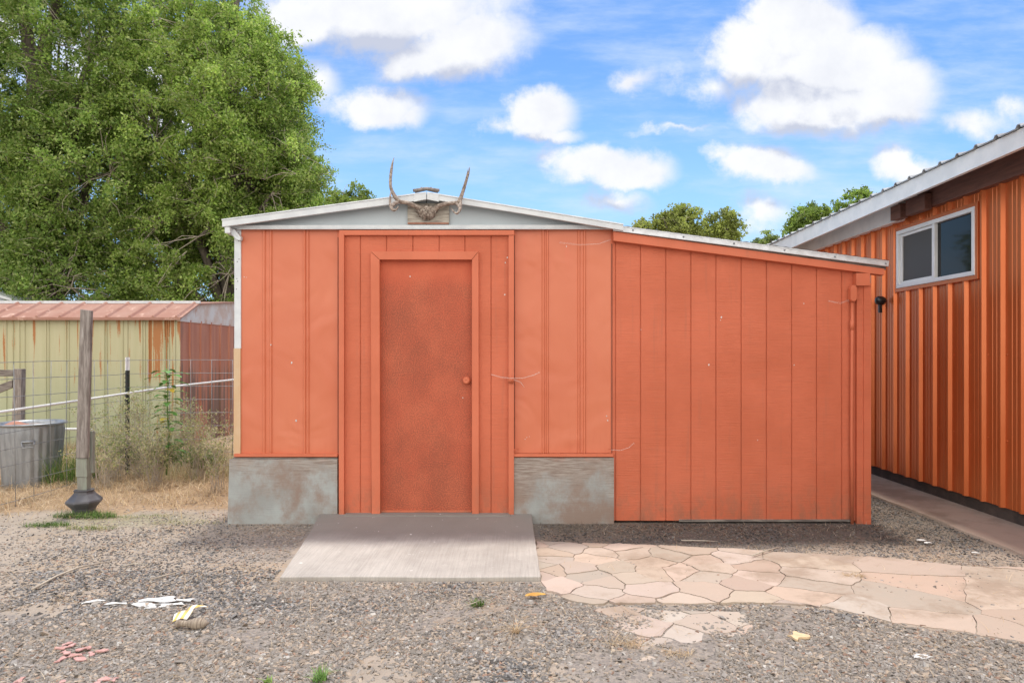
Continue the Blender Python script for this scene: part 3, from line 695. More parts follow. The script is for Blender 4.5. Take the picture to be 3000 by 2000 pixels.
mb.prism([(a.x, a.z), (b.x, b.z), (c.x, c.z), (d.x, d.z)], 5.472, 5.60); mb.build('weathered_board', M['oldwoodH'], shed)
# lean-to roof: sheet with turned-down edge
YR = 5.44
mb = MB(); a = P(1409, 516, YR); b = P(2043, 599, YR); c = P(2041, 612, YR); d = P(1409, 529.5, YR)
mb.prism([(a.x, a.z), (b.x, b.z), (c.x, c.z), (d.x, d.z)], YR, YR + .03)
ext_flash = mb.build('roof_edge', M['alum'], shed, .002)
mb = MB()
for k in range(6):
    x = 1409 + 45 + k * 116; mb.lathe(P(x, 523 + (x - 1409) * .131, YR), [(.008, 0), (.007, .004), (.004, .006), (.003, .009)], 10, 'Y')
build_each(mb, 'edge_screw', M['galv'], shed)
mb = MB(); n = 56; vs = []
for i in range(n + 1):
    u = i / n; z = a.z + (b.z - a.z) * u; x = a.x + (b.x - a.x) * u; h = .004 if i % 2 else -.002
    vs += [(x, YR - .004, z + h), (x, 8.4, z + h)]
mb.add(vs, [(2 * i, 2 * i + 2, 2 * i + 3, 2 * i + 1) for i in range(n)])
vs2 = [(v[0], v[1], v[2] - .012) for v in vs]; mb.add(vs2, [(2 * i + 1, 2 * i + 3, 2 * i + 2, 2 * i) for i in range(n)])
mb.build('extension_roof', M['alum'], shed)
# corner boards and conduit
YC = 5.478
mb = MB(); fb(mb, 1968, 640, 1984, 1206, YC + .012, 5.54); mb.build('corner_board', M['siding'], shed, .002)
mb = MB(); fb(mb, 1984.5, 650, 2001, 1205, YC, 5.56); mb.build('corner_board', M['siding'], shed, .002)
mb = MB(); fb(mb, 1967, 627, 1999, 656, YC - .02, 5.53); mb.build('bracket_block', M['trimp'], shed, .002)
mb = MB(); mb.prism([xz(1951, 662), xz(1956, 655), xz(1962, 655), xz(1965.5, 662), xz(1965.5, 686), xz(1962, 692), xz(1954, 692), xz(1951, 688)], 5.455, 5.505); jb = mb.build('junction_box', M['trimp'], shed, .003)
mb = MB(); pp = [P(1957.5, 690, 5.485), P(1957, 800, 5.485), P(1956, 1000, 5.485), P(1957.5, 1204, 5.485)]; mb.tube(pp, .0125, 12)
mb.tube([P(1957, 735, 5.485), P(1957, 757, 5.485)], .0165, 12); mb.tube([P(1960, 662, 5.48), P(1972, 655, 5.485)], .006, 8); mb.build('conduit', M['trimp'], shed)
# gable
YG = 5.53
mb = MB(); mb.prism([(sx_(522, YG), sz_(522, YG)), (sx_(1404, YG), sz_(522, YG)), (sx_(979.5, YG), sz_(450, YG))], YG, YG + .02); mb.build('gable_panel', M['gable'], shed)
mb = MB(); fb(mb, 979, 448, 980.5, 520, YG - .001, YG + .01); mb.build('gable_seam', M['dark'], shed)
mb = MB(); a = P(530, 517, 5.485); b = P(1412, 524.5, 5.485); mb.prism([(a.x, a.z), (b.x, a.z + .003), (b.x, b.z), (a.x, b.z)], 5.485, 5.56)
fb(mb, 545, 524.5, 1408, 526.5, 5.478, 5.50); mb.build('gable_flashing', M['white'], shed, .002)
YT = 5.42
def strip(pts_top, th, y0, y1, name, m_, bev=.002, up=0):
    mb = MB(); n = len(pts_top)
    poly = [(P(x, y, YT).x, P(x, y, YT).z) for x, y in pts_top] + [(P(x, y + th, YT).x, P(x, y + th, YT).z) for x, y in pts_top[::-1]]
    mb.prism(poly, y0, y1); return mb.build(name, m_, shed, bev)
strip([(510, 505.5), (745, 474), (979, 443)], 15.5, YT, YT + .03, 'gable_fascia', M['white'])
strip([(981, 443), (1200, 477), (1330, 499), (1432, 516)], 14.5 if 0 else 13.5, YT, YT + .03, 'gable_fascia', M['white'])
strip([(509.5, 503.5), (979, 441)], 2.6, YT - .006, YT + .02, 'drip_edge', M['alum'], 0)
strip([(981, 441), (1432, 514)], 2.6, YT - .006, YT + .02, 'drip_edge', M['alum'], 0)
strip([(951, 446.5), (979.2, 441)], 17, YT - .004, YT + .015, 'ridge_plate', M['white'], .001); strip([(980.8, 441), (1008, 446.5)], 17, YT - .004, YT + .015, 'ridge_plate', M['white'], .001)
mb = MB(); q = [P(949, 438, YT), P(978, 433.5, YT), P(982, 433.5, YT), P(1009, 437.5, YT)]
mb.tube(q, .013, 8); mb.tube([P(953, 440, YT + .05), P(979, 434, YT + .05), P(1006, 440, YT + .05)], .014, 8)
for x in (968, 990): mb.tube([P(x, 437, YT), P(x, 430, YT)], .006, 8)
mb.build('ridge_cap', M['oldwood'], shed)
# roof sheets
def roofsheet(x0, y0, x1, y1, name):
    mb = MB(); a = P(x0, y0, YT); b = P(x1, y1, YT)
    mb.prism([(a.x, a.z - .002), (b.x, b.z - .002), (b.x, b.z - .02), (a.x, a.z - .02)], YT + .032, 8.6); return mb.build(name, M['roofm'], shed)
roofsheet(510, 505, 979, 443, 'roof_sheet'); roofsheet(981, 443, 1430, 516, 'roof_sheet')
# eave gutter end and bracket at the left corner
mb = MB(); mb.box((P(517, 0, 5.44).x, 5.43, sz_(536, 5.44)), (P(529, 0, 5.44).x, 8.6, sz_(521, 5.44))); mb.build('eave_channel', M['white'], shed, .004)
mb = MB(); mb.prism([xz(532, 529), xz(538, 526), xz(554, 545), xz(553, 552), xz(545, 551), xz(530, 536)], 5.47, 5.51); mb.lathe(P(544, 542, 5.47), [(.004, 0), (.003, .002)], 8, 'Y'); mb.build('eave_bracket', M['white'], shed, .001)
# side, back walls
zE = 2.38
mb = MB(); mb.box((sx_(538) + .003, D + .062, .02), (sx_(538) + .04, 8.4, zE)); mb.build('side_wall', M['metalp'], shed)
mb = MB(); mb.box((sx_(538) + .003, 8.405, .02), (sx_(1408), 8.44, zE)); mb.box((sx_(1408) + .002, 8.405, .02), (2.80, 8.44, 2.05)); build_each(mb, 'back_wall', M['metalp'], shed)
mb = MB(); mb.box((2.78, 5.565, .02), (2.815, 8.40, 2.03)); mb.build('side_wall', M['siding'], shed)
mb = MB(); mb.prism([(sx_(538), zE + .002), (sx_(1408), zE + .002), (sx_(979), 2.64)], 8.405, 8.42); mb.build('gable_panel', M['gable'], shed)
# small knocks and bare flecks in the paint
mb = MB()
def fleck(x, y, r, Y):
    c = P(x, y, Y); n = 7; pts = []
    for i in range(n): a_ = 6.283 * i / n; rr = r * random.uniform(.5, 1.2); pts.append((c.x + rr * math.cos(a_), c.z + rr * 1.4 * math.sin(a_)))
    mb.prism(pts, Y - .0015, Y + .001)
for (x, y, r, Y) in ((1657, 728, .007, YL), (1655, 735, .004, YL), (1472, 757, .004, YL), (1846, 697, .004, YL), (1628, 837, .006, YL), (1165, 592, .006, YS), (1161, 603, .005, YS), (1159, 677, .006, YS),
                     (670, 833, .007, D), (680, 966, .007, D), (1301, 566, .004, D), (1396, 965, .006, D), (1393, 955, .005, D), (1210, 1004, .003, D), (1216, 1002, .003, D), (1206, 1008, .003, D),
                     (622, 792, .006, D - .011), (561, 636, .004, D), (566, 637, .003, D), (942, 635, .005, YD), (1063, 913, .004, YD), (1824, 838, .004, YL), (1740, 1010, .004, YL)):
    fleck(x, y, r, Y)
build_each(mb, 'paint_chip', M['bluew'], shed)

# ------------------------------------------------------------------ antlers on the gable
am = thing('antler_mount', P(983, 492, 5.50), 'pair of weathered deer antlers with skull plate on a peeling board above the door', 'antlers')
def Z6(zx, zy, Y): return P(862.4 + .12 * zx, 345 + .12 * zy, Y)
mb = MB(); a = Z6(612, 1015, 5.50); b = Z6(1410, 1412, 5.50); mb.box((a.x, 5.50, a.z), (b.x, 5.527, b.z)); mb.build('board', M['plank'], am, .003)
mb = MB(); a = Z6(615, 1385, 5.498); b = Z6(1400, 1414, 5.498); mb.box((a.x, 5.497, a.z), (b.x, 5.4995, b.z)); mb.build('rusty_edge', M['clay'], am)
# skull plate: lumpy, narrow at the bottom
bm = bmesh.new(); bmesh.ops.create_icosphere(bm, subdivisions=4, radius=1)
for v in bm.verts:
    p = v.co.copy(); w = 1.0 - .45 * max(0, -p.z) ; nz = fbm(p.x * 1.0 + 3, p.z * 1.0 + p.y, 4.5)
    s = 1 + .55 * (float(nz) - .5); v.co = Vector((p.x * .078 * w * s, p.y * .042 * s, p.z * .055 * s + (-.012 if abs(p.x) > .25 and p.z < -.3 else 0)))
cc = Z6(985, 1180, 5.47); off = am.location
me = bpy.data.meshes.new('skull_plate'); bmesh.ops.translate(bm, vec=cc - off, verts=bm.verts); bm.to_mesh(me); bm.free(); me.materials.append(M['skull'])
for p in me.polygons: p.use_smooth = True
so_ = bpy.data.objects.new('skull_plate', me); COL.objects.link(so_); so_.parent = am
def spline(pts, k=6):
    out = []
    P_ = [pts[0]] + list(pts) + [pts[-1]]
    for i in range(1, len(P_) - 2):
        for j in range(k):
            t = j / k; o_ = []
            for c in range(len(pts[0])):
                a, b, d, e = P_[i - 1][c], P_[i][c], P_[i + 1][c], P_[i + 2][c]
                o_.append(.5 * ((2 * b) + (-a + d) * t + (2 * a - 5 * b + 4 * d - e) * t * t + (-a + 3 * b - 3 * d + e) * t ** 3))
            out.append(o_)
    out.append(list(pts[-1])); return out
def antler(chains, name):
    mb = MB()
    for ch in chains:
        sp = spline(ch, 7); pts = []; rr = []
        for i, (x, y, r, Y) in enumerate(sp):
            pts.append(Z6(x, y, Y)); rr.append(max(.0012, r * .12 * Y / F * (1 + .10 * (float(vn(i, r, .9)) - .5))))
        mb.tube(pts, rr, 12)
    mb.build(name, M['antler'], am)
antler([[(900, 1150, 50, 5.47), (820, 1100, 52, 5.46), (720, 1050, 42, 5.43), (600, 1005, 36, 5.40), (460, 980, 38, 5.37), (390, 910, 40, 5.36), (325, 800, 34, 5.36), (292, 700, 30, 5.36), (287, 560, 29, 5.37), (305, 380, 26, 5.39), (330, 230, 15, 5.41), (358, 138, 3, 5.43)],
        [(450, 975, 34, 5.37), (370, 1020, 38, 5.34), (310, 1075, 30, 5.32), (300, 1100, 24, 5.31)],
        [(296, 790, 8, 5.34), (284, 880, 18, 5.32), (280, 990, 24, 5.31), (298, 1090, 30, 5.30), (350, 1150, 25, 5.29), (410, 1120, 15, 5.28), (440, 1058, 3, 5.28)]], 'antler')
antler([[(1090, 1160, 50, 5.47), (1160, 1110, 52, 5.46), (1240, 1060, 42, 5.43), (1350, 1025, 35, 5.40), (1500, 1010, 35, 5.37), (1590, 990, 38, 5.36), (1640, 890, 36, 5.36), (1690, 740, 32, 5.36), (1745, 560, 26, 5.37), (1785, 430, 16, 5.38), (1804, 318, 3, 5.39)],
        [(1700, 680, 16, 5.35), (1735, 540, 13, 5.34), (1760, 430, 9, 5.33), (1775, 338, 2, 5.33)],
        [(1530, 1010, 30, 5.37), (1585, 1050, 28, 5.34), (1610, 1100, 26, 5.31)],
        [(1638, 930, 20, 5.35), (1628, 1040, 30, 5.32), (1612, 1140, 30, 5.30), (1560, 1210, 20, 5.28), (1490, 1170, 12, 5.28), (1436, 1078, 3, 5.28)]], 'antler')

# ------------------------------------------------------------------ right-hand building
XB = 3.9
bld = thing('metal_building', (XB, 6.5, 0), 'taller building with shiny ribbed copper-orange metal siding on the right edge', 'building')
YA, YZ = 2.2, 11.0; WY0, WY1, WZ0, WZ1 = 5.80, 7.06, 2.015, 2.635
mb = MB(); prof = [YA]; pr = [(YA, 0)]
y = 5.328 - .2275 * 13 - .02
while y < YZ:
    pr += [(y - .026, 0), (y - .011, .030), (y + .011, .030), (y + .026, 0)]
    for q in (.075, .125): pr += [(y + q - .005, 0), (y + q, .0035), (y + q + .005, 0)]
    y += .2275
pr.append((YZ, 0)); pr = [p for p in pr if p[0] >= YA]
out = []
for i in range(len(pr) - 1):
    a, b = pr[i], pr[i + 1]; out.append(a)
    for w in (WY0, WY1):
        if a[0] < w < b[0]: t_ = (w - a[0]) / (b[0] - a[0]); out.append((w, a[1] + (b[1] - a[1]) * t_))
out.append(pr[-1])
for i in range(len(out) - 1):
    (ya, ha), (yb, hb) = out[i], out[i + 1]
    zr = [(.117, 2.80)] if not (WY0 - 1e-6 <= ya and yb <= WY1 + 1e-6) else [(.117, WZ0), (WZ1, 2.80)]
    for z0, z1 in zr: mb.add([(XB - ha, ya, z0), (XB - hb, yb, z0), (XB - hb, yb, z1), (XB - ha, ya, z1)], [(3, 2, 1, 0)])
wall = mb.build('siding', M['copper'], bld)
mb = MB()
yy = 5.328 - .2275 * 6 - .02
while yy < YZ:
    for zz in (1.352, .66): mb.lathe((XB - .0, yy - .050, zz), [(.007, 0), (.0065, .004), (.003, .007)], 8, 'X')
    yy += .2275
build_each(mb, 'screw', M['copper'], bld)
mb = MB(); mb.box((XB + .03, YA, -.05), (XB + .25, YZ, 2.93)); mb.build('wall_core', M['dark'], bld)
mb = MB(); mb.box((XB + .012, YA, -.05), (XB + .028, YZ, .14)); mb.build('foundation', M['footing'], bld)
mb = MB(); mb.box((XB + .0, YZ, -.05), (XB + 5, YZ + .05, 2.85)); mb.build('end_wall', M['copper'], bld)
# beam: brown near, white-wrapped far
mb = MB(); mb.box((3.83, YA, 2.738), (XB + .02, 6.62, 2.97)); mb.build('beam', M['brownwood'], bld, .004)
mb = MB(); mb.box((3.72, 6.72, 2.70), (3.80, 6.90, 2.84)); mb.build('rafter_stub', M['brownwood'], bld, .004)
mb = MB(); mb.box((3.76, 6.38, 2.71), (3.828, 6.70, 2.86)); mb.build('rafter_stub', M['brownwood'], bld, .004)
mb = MB(); mb.box((3.80, 6.90, 2.715), (XB + .02, 11.0, 2.955)); mb.box((3.79, 6.90, 2.705), (3.84, 11.0, 2.715)); mb.build('wrapped_beam', M['fwhite'], bld, .003)
# fascia and roof
XF = 3.5
ft = lambda Y: 2.94 - .0092 * (Y - 4.76); fl = lambda Y: 2.806 - .017 * (Y - 4.76)
mb = MB(); mb.prismX([(YA, ft(YA)), (12, ft(12)), (12, fl(12)), (YA, fl(YA))], XF, XF + .025); mb.prismX([(YA, fl(YA) + .012), (12, fl(12) + .012), (12, fl(12) - .004), (YA, fl(YA) - .004)], XF - .006, XF + .03); mb.build('fascia', M['fwhite'], bld, .003)
mb = MB(); mb.prism([(XF + .03, 2.86), (3.829, 2.975), (3.829, 2.985), (XF + .03, 2.87)], YA, 12); mb.build('soffit', M['brownwood'], bld)
mb = MB(); yy = YA; pr = [(YA, 0)]
y = 4.785 - .225 * 10
while y < 12:
    pr += [(y - .028, 0), (y - .012, .022), (y + .012, .022), (y + .028, 0)]
    y += .225
pr.append((12, 0)); pr = [p for p in pr if p[0] >= YA]; n = len(pr); vs = []
for (X, dz) in ((XF - .025, 0), (9.5, 1.1)):
    for (y, h) in pr: vs.append((X, y, ft(y) + .006 + h + dz))
    for (y, h) in pr: vs.append((X, y, ft(y) - .002 + h + dz))
fs = [(i, i + 1, 2 * n + i + 1, 2 * n + i) for i in range(n - 1)] + [(n + i, 3 * n + i, 3 * n + i + 1, n + i + 1) for i in range(n - 1)] + [(i, n + i, n + i + 1, i + 1) for i in range(n - 1)]
mb.add(vs, fs); mb.build('roof', M['roofm'], bld)
# window
def wbox(mb, y0, y1, z0, z1, x0, x1): mb.box((XB - x0, y0, z0), (XB - x1, y1, z1)); return mb
win = MB(); y0, y1, z0, z1 = 5.825, 7.04, 2.032, 2.618; fw = .038
wbox(win, y0, y1, z0, z0 + fw, .045, -.03); wbox(win, y0, y1, z1 - fw, z1, .045, -.03); wbox(win, y0, y0 + fw, z0 + fw, z1 - fw, .045, -.03); wbox(win, y1 - fw, y1, z0 + fw, z1 - fw, .045, -.03)
ym = 6.415; wbox(win, ym - .02, ym + .022, z0 + fw, z1 - fw, .040, -.03)
wn = win.build('window', M['vinyl'], bld, .003)
s = MB(); ys0, ys1, zs0, zs1 = ym + .024, y1 - fw - .002, z0 + fw + .002, z1 - fw - .002; k = .026
wbox(s, ys0, ys1, zs0, zs0 + k, .022, 0); wbox(s, ys0, ys1, zs1 - k, zs1, .022, 0); wbox(s, ys0, ys0 + k, zs0 + k, zs1 - k, .022, 0); wbox(s, ys1 - k, ys1, zs0 + k, zs1 - k, .022, 0); s.build('sash', M['vinyl'], wn, .002)
s = MB(); wbox(s, ys0 + k, ys1 - k, zs0 + k, zs1 - k, .008, .002); s.build('screen', M['screen'], wn)
s = MB(); wbox(s, y0 + fw, ym - .02, z0 + fw, z1 - fw, .008, .002); s.build('pane', M['glass'], wn)
s = MB(); tk = .028
wbox(s, WY0 - tk + .02, WY0 + .024, WZ0 - .02, WZ1 + .02, .038, -.02); wbox(s, WY1 - .02, WY1 + .012, WZ0 - .02, WZ1 + .02, .038, -.02); wbox(s, WY0 + .024, WY1 - .02, WZ0 - .02, WZ0 + .016, .038, -.02); wbox(s, WY0 + .024, WY1 - .02, WZ1 - .016, WZ1 + .02, .038, -.02)
s.build('window_trim', M['copper'], bld, .002)
# black vent hood on the wall, seen past the shed corner
mb = MB(); c = Vector((XB - .03, 0, 0)); Yv = F * (XB - .13) / (2012 - CX); c = P(2012, 690, Yv)
mb.lathe((c.x + .10, c.y, c.z), [(.025, 0), (.038, .016), (.046, .04), (.046, .075), (.038, .095), (.016, .105)], 18, 'X'); v_ = mb.build('wall_lamp', M['black'], bld)
mb = MB(); mb.box((c.x + .03, c.y - .012, c.z - .13), (c.x + .06, c.y + .012, c.z - .03)); mb.build('lamp_arm', M['black'], v_)

# ------------------------------------------------------------------ green garden shed on the left
GY, GX = 9.9, -4.96
gs = thing('garden_shed', (-7, 10, 0), 'sage green metal garden shed with rust streaks and a faded red roof', 'shed')
ZE = 1.36 + (CY - 730) / F * GY
pr = [(-12.5, 0)]; x = GX - .02
segs = []
for dx in (15, 30, 45, 57, 106, 112, 152, 158, 204, 209, 240, 245, 282, 293, 327, 333, 343, 378, 383, 388, 402): segs.append((dx - CX) * GY / F)
for sxx in [(-12.3 + .55 * k) for k in range(6)] + sorted(segs): pr += [(sxx - .014, 0), (sxx - .006, .014), (sxx + .006, .014), (sxx + .014, 0)]
pr += [(GX, 0)]
mb = MB(); n = len(pr); mb.add([(x, GY - h, -.05) for x, h in pr] + [(x, GY - h, ZE) for x, h in pr], [(i, i + 1, n + i + 1, n + i) for i in range(n - 1)]); mb.build('wall', M['green_wall'], gs)
mb = MB(); vs = []; pr = []
y = GY
while y < GY + 3.5: pr += [(y, 0), (y + .26, 0), (y + .27, .018), (y + .30, .018), (y + .31, 0)]; y += .34
n = len(pr); mb.add([(GX + h, y, -.05) for y, h in pr] + [(GX + h, y, ZE - .02) for y, h in pr], [(i, i + 1, n + i + 1, n + i) for i in range(n - 1)]); mb.build('end_wall', M['rust_wall'], gs, 0, 'rust-red end wall of ribbed sheet')
# roof: gambrel section in Y-Z
ridge = GY + 1.8; sec = [(GY - .08, ZE), (GY + .48, ZE + .245), (ridge, ZE + .37), (ridge + 1.32, ZE + .245), (ridge + 1.88, ZE)]
mb = MB(); mb.prismX([(a, b - .012) for a, b in sec] + [(sec[-1][0], ZE - .05), (sec[0][0] + .06, ZE - .05)], GX - .03, GX + .015); mb.build('gable_end', M['rust_white'], gs)
mb = MB(); xs_ = [-12.5, GX + .05]
for i in range(4):
    (ya, za), (yb, zb) = sec[i], sec[i + 1]; mb.add([(xs_[0], ya, za), (xs_[1], ya, za), (xs_[1], yb, zb), (xs_[0], yb, zb), (xs_[0], ya, za - .02), (xs_[1], ya, za - .02), (xs_[1], yb, zb - .02), (xs_[0], yb, zb - .02)], [(0, 1, 2, 3), (7, 6, 5, 4), (1, 5, 6, 2), (0, 4, 5, 1)])
x = GX - .02
while x > -12.4:
    (ya, za), (yb, zb) = sec[0], sec[1]
    mb.add([(x - .028, ya, za), (x + .028, ya, za), (x + .010, ya, za + .03), (x - .010, ya, za + .03), (x - .028, yb, zb), (x + .028, yb, zb), (x + .010, yb, zb + .03), (x - .010, yb, zb + .03)], [(0, 1, 2, 3), (1, 5, 6, 2), (2, 6, 7, 3), (3, 7, 4, 0)])
    x -= .335
mb.build('roof', M['rust_roof'], gs)
mb = MB(); mb.box((-12.5, GY + .47, ZE + .245), (GX + .06, GY + .50, ZE + .285)); mb.build('roof_trim', M['white'], gs)
mb = MB(); mb.box((-12.5, GY - .10, ZE - .035), (GX + .05, GY - .075, ZE + .004)); mb.build('eave_trim', M['rust_roof'], gs)
# far pale roof peeking over its left end
fs_ = thing('far_shed', (-13.5, 15, 0), 'pale shed gable just peeking over the left end of the red roof', 'shed')
c = P(-30, 672, 14.5); e = P(28, 690, 14.5)
mb = MB(); mb.prism([(c.x - (e.x - c.x), e.z), (c.x, c.z), (e.x, e.z), (e.x, 0), (c.x - (e.x - c.x), 0)], 14.5, 17); mb.build('wall', M['gable'], fs_)
mb = MB(); mb.prism([(c.x, c.z + .06), (e.x + .12, e.z + .02), (e.x + .12, e.z - .03), (c.x, c.z), (c.x - (e.x - c.x) - .12, e.z - .03), (c.x - (e.x - c.x) - .12, e.z + .02)], 14.35, 17.1); mb.build('roof', M['white'], fs_)

# ------------------------------------------------------------------ wire fence, T post, pipes
XFN = -4.5
wf = thing('wire_fence', (XFN, 6.5, 0), 'welded wire mesh fence running back past the trash can to a green metal post', 'fence')
mb = MB(); rows = [1.285 - .1525 * k for k in range(9)]; Yc = 7.76; Xc2, Yc2 = -3.1, 8.0
ycol = [5.37 + .2275 * k for k in range(-8, 11)]
for zi, z in enumerate(rows):
    pts = [(XFN + .012 * math.sin(y * 3 + zi), y, z + .006 * math.sin(y * 2.1 + zi * 1.3)) for y in np.arange(3.6, Yc + .01, .2)] + [(XFN, Yc, z)]
    mb.tube(pts, .0029, 5); mb.tube([(XFN, Yc, z), (XFN + .7, Yc + .13, z + .005), (Xc2, Yc2, z)], .0029, 5)
for y in ycol: mb.tube([(XFN + .01 * math.sin(y * 5), y, rows[0]), (XFN, y, .65), (XFN + .008, y, rows[-1] - .06)], .0029, 5)
for k in range(1, 7): x = XFN + .225 * k; mb.tube([(x, Yc + .17 * (x - XFN), rows[0]), (x, Yc + .17 * (x - XFN), 0)], .0029, 5)
mb.build('wire_mesh', M['wire'], wf)
tp = P(291, 0, Yc).x; mb = MB(); mb.box((tp - .005, Yc - .02, -.02), (tp + .005, Yc + .025, 1.17)); mb.box((tp - .018, Yc + .0255, -.02), (tp + .018, Yc + .030, 1.17))
for k in range(22): mb.box((tp - .009, Yc - .026, .08 + k * .05), (tp + .009, Yc - .0205, .095 + k * .05))
mb.build('post', M['tgreen'], wf, 0, 'dark green metal post')
mb = MB(); mb.box((tp - .0055, Yc - .02, 1.171), (tp + .0055, Yc + .025, 1.32)); mb.box((tp - .0185, Yc + .0255, 1.171), (tp + .0185, Yc + .031, 1.32)); mb.build('post_tip', M['vinyl'], wf)
mb = MB(); a = P(-160, 966, 5.3); b = P(0, 946, 5.93); 
pts = [a, b, P(172, 921, 6.9), P(291, 903, 7.68), P(400, 887, 8.5), P(535, 872, 9.3), P(600, 866, 9.6)]
mb.tube(pts, .013, 12); tag(mb.build('plastic_pipe', M['pvc']), 'long white plastic pipe strung along the wire fence, sloping across the green shed', 'pipe', None)
mb = MB(); mb.tube([P(-100, 985, 7.7), P(60, 985, 7.7), P(178, 985, 7.75), P(215, 987, 7.8)], .014, 12); tag(mb.build('plastic_pipe', M['pvc']), 'low level white plastic pipe passing behind the trash can rim', 'pipe')
# supports for the low pipe: short stakes
# wooden gate
gt = thing('wooden_gate', P(40, 1060, 8.4), 'corner of a grey wooden gate with a diagonal brace at the far left', 'gate')
mb = MB(); a = P(27, 847, 8.4); b = P(49, 1075, 8.4); mb.prism([(P(31, 0, 8.4).x, a.z), (b.x, a.z), (P(45, 0, 8.4).x, b.z), (P(23, 0, 8.4).x, b.z)], 8.4, 8.48); mb.build('post', M['oldwood'], gt, .004)
mb = MB(); a = P(-120, 849, 8.44); b = P(30, 864, 8.44); mb.box((a.x, 8.44, a.z), (b.x, 8.47, b.z)); mb.build('rail', M['oldwoodH'], gt, .003)
mb = MB(); q = [P(-120, 930, 8.42), P(27, 872, 8.42), P(27, 890, 8.42), P(-120, 950, 8.42)]; mb.prism([(p.x, p.z) for p in q], 8.425, 8.455); mb.build('brace', M['oldwoodH'], gt, .003)

# ------------------------------------------------------------------ leaning post with vase base
PY = 5.80
wp = thing('wooden_post', P(193, 1180, PY), 'tall leaning grey weathered timber post set in a dark vase-shaped base', 'post')
def quadpost(mb, xt0, xt1, yt, xb0, xb1, yb, Y, th, dyt=0):
    a, b, c, d = P(xt0, yt, Y), P(xt1, yt + dyt, Y), P(xb1, yb, Y), P(xb0, yb, Y)
    mb.prism([(a.x, a.z), (b.x, b.z), (c.x, c.z), (d.x, d.z)], Y, Y + th)
mb = MB(); quadpost(mb, 184, 206.5, 710, 173.5, 197.5, 1052, PY, .032, 3); mb.build('upper_board', M['oldwood'], wp, .004)
mb = MB(); quadpost(mb, 206.7, 208.5, 713, 197.7, 200, 1052, PY + .004, .034); mb.build('side_board', M['oldwood'], wp, .003)
mb = MB(); quadpost(mb, 174, 199, 1052.5, 174, 200, 1095, PY + .012, .07); quadpost(mb, 176, 199, 1095, 178, 199, 1134, PY + .018, .06); mb.build('lower_stake', M['green_post'], wp, .003)
mb = MB(); quadpost(mb, 205, 213, 990, 207, 214, 1086, PY + .06, .03); mb.build('splint', M['green_post'], wp, .002)
mb = MB(); c = P(193.5, 1180, PY + .05); s_ = PY / F
mb.lathe((c.x, PY + .05, 0), [(25 * s_, -.02), (24 * s_, .02), (26 * s_, .045), (36 * s_, .085), (38.5 * s_, .10), (37 * s_, .115), (31 * s_, .135), (23 * s_, .165), (20 * s_, .185), (22 * s_, .19), (22 * s_, .20), (12 * s_, .20)], 8)
mb.sm = [False] * len(mb.sm); mb.build('vase_base', M['iron'], wp, .004)

# ------------------------------------------------------------------ trash can
TY = 7.15
tcn = thing('trash_can', P(72, 1122, TY), 'ribbed galvanised trash can without lid behind the wire fence', 'trash can')
c = P(73, 1122, TY); c.z = -.09; rt, rb = .305, .235
fl_ = lambda j, h: .010 if (j % 4 < 2 and .03 < h < .66) else 0
mb = MB(); prof = [(rb, 0)] + [(rb + (rt - .02 - rb) * k / 14, .70 * k / 14) for k in range(1, 15)] + [(rt - .02, .715), (rt + .004, .715), (rt + .012, .727), (rt + .004, .738), (rt - .02, .735), (rt - .03, .70), (rb, .12)]
n = 96; mb.lathe((c.x, TY, c.z + .0), prof, n, flute=fl_); mb.build('body', M['galv'], tcn)
mb = MB()
for sgn in (1, -1):
    a0 = -1.05 if sgn > 0 else math.pi - 1.05; r_ = .30; cxh = c.x + r_ * math.cos(a0); cyh = TY + r_ * math.sin(a0); tx, ty = -math.sin(a0), math.cos(a0); ox, oy = math.cos(a0), math.sin(a0)
    mb = MB(); mb.tube([(cxh - tx * .05 - ox * .02, cyh - ty * .05 - oy * .02, .47), (cxh - tx * .052 + ox * .012, cyh - ty * .052 + oy * .012, .46), (cxh - tx * .045 + ox * .02, cyh - ty * .045 + oy * .02, .415), (cxh + tx * .045 + ox * .02, cyh + ty * .045 + oy * .02, .415), (cxh + tx * .052 + ox * .012, cyh + ty * .052 + oy * .012, .46), (cxh + tx * .05 - ox * .02, cyh + ty * .05 - oy * .02, .47)], .006, 8)
    mb.tube([(cxh - tx * .055 - ox * .01, cyh - ty * .055 - oy * .01, .47), (cxh + tx * .055 - ox * .01, cyh + ty * .055 - oy * .01, .47)], .012, 8); mb.build('handle', M['galv'], tcn)
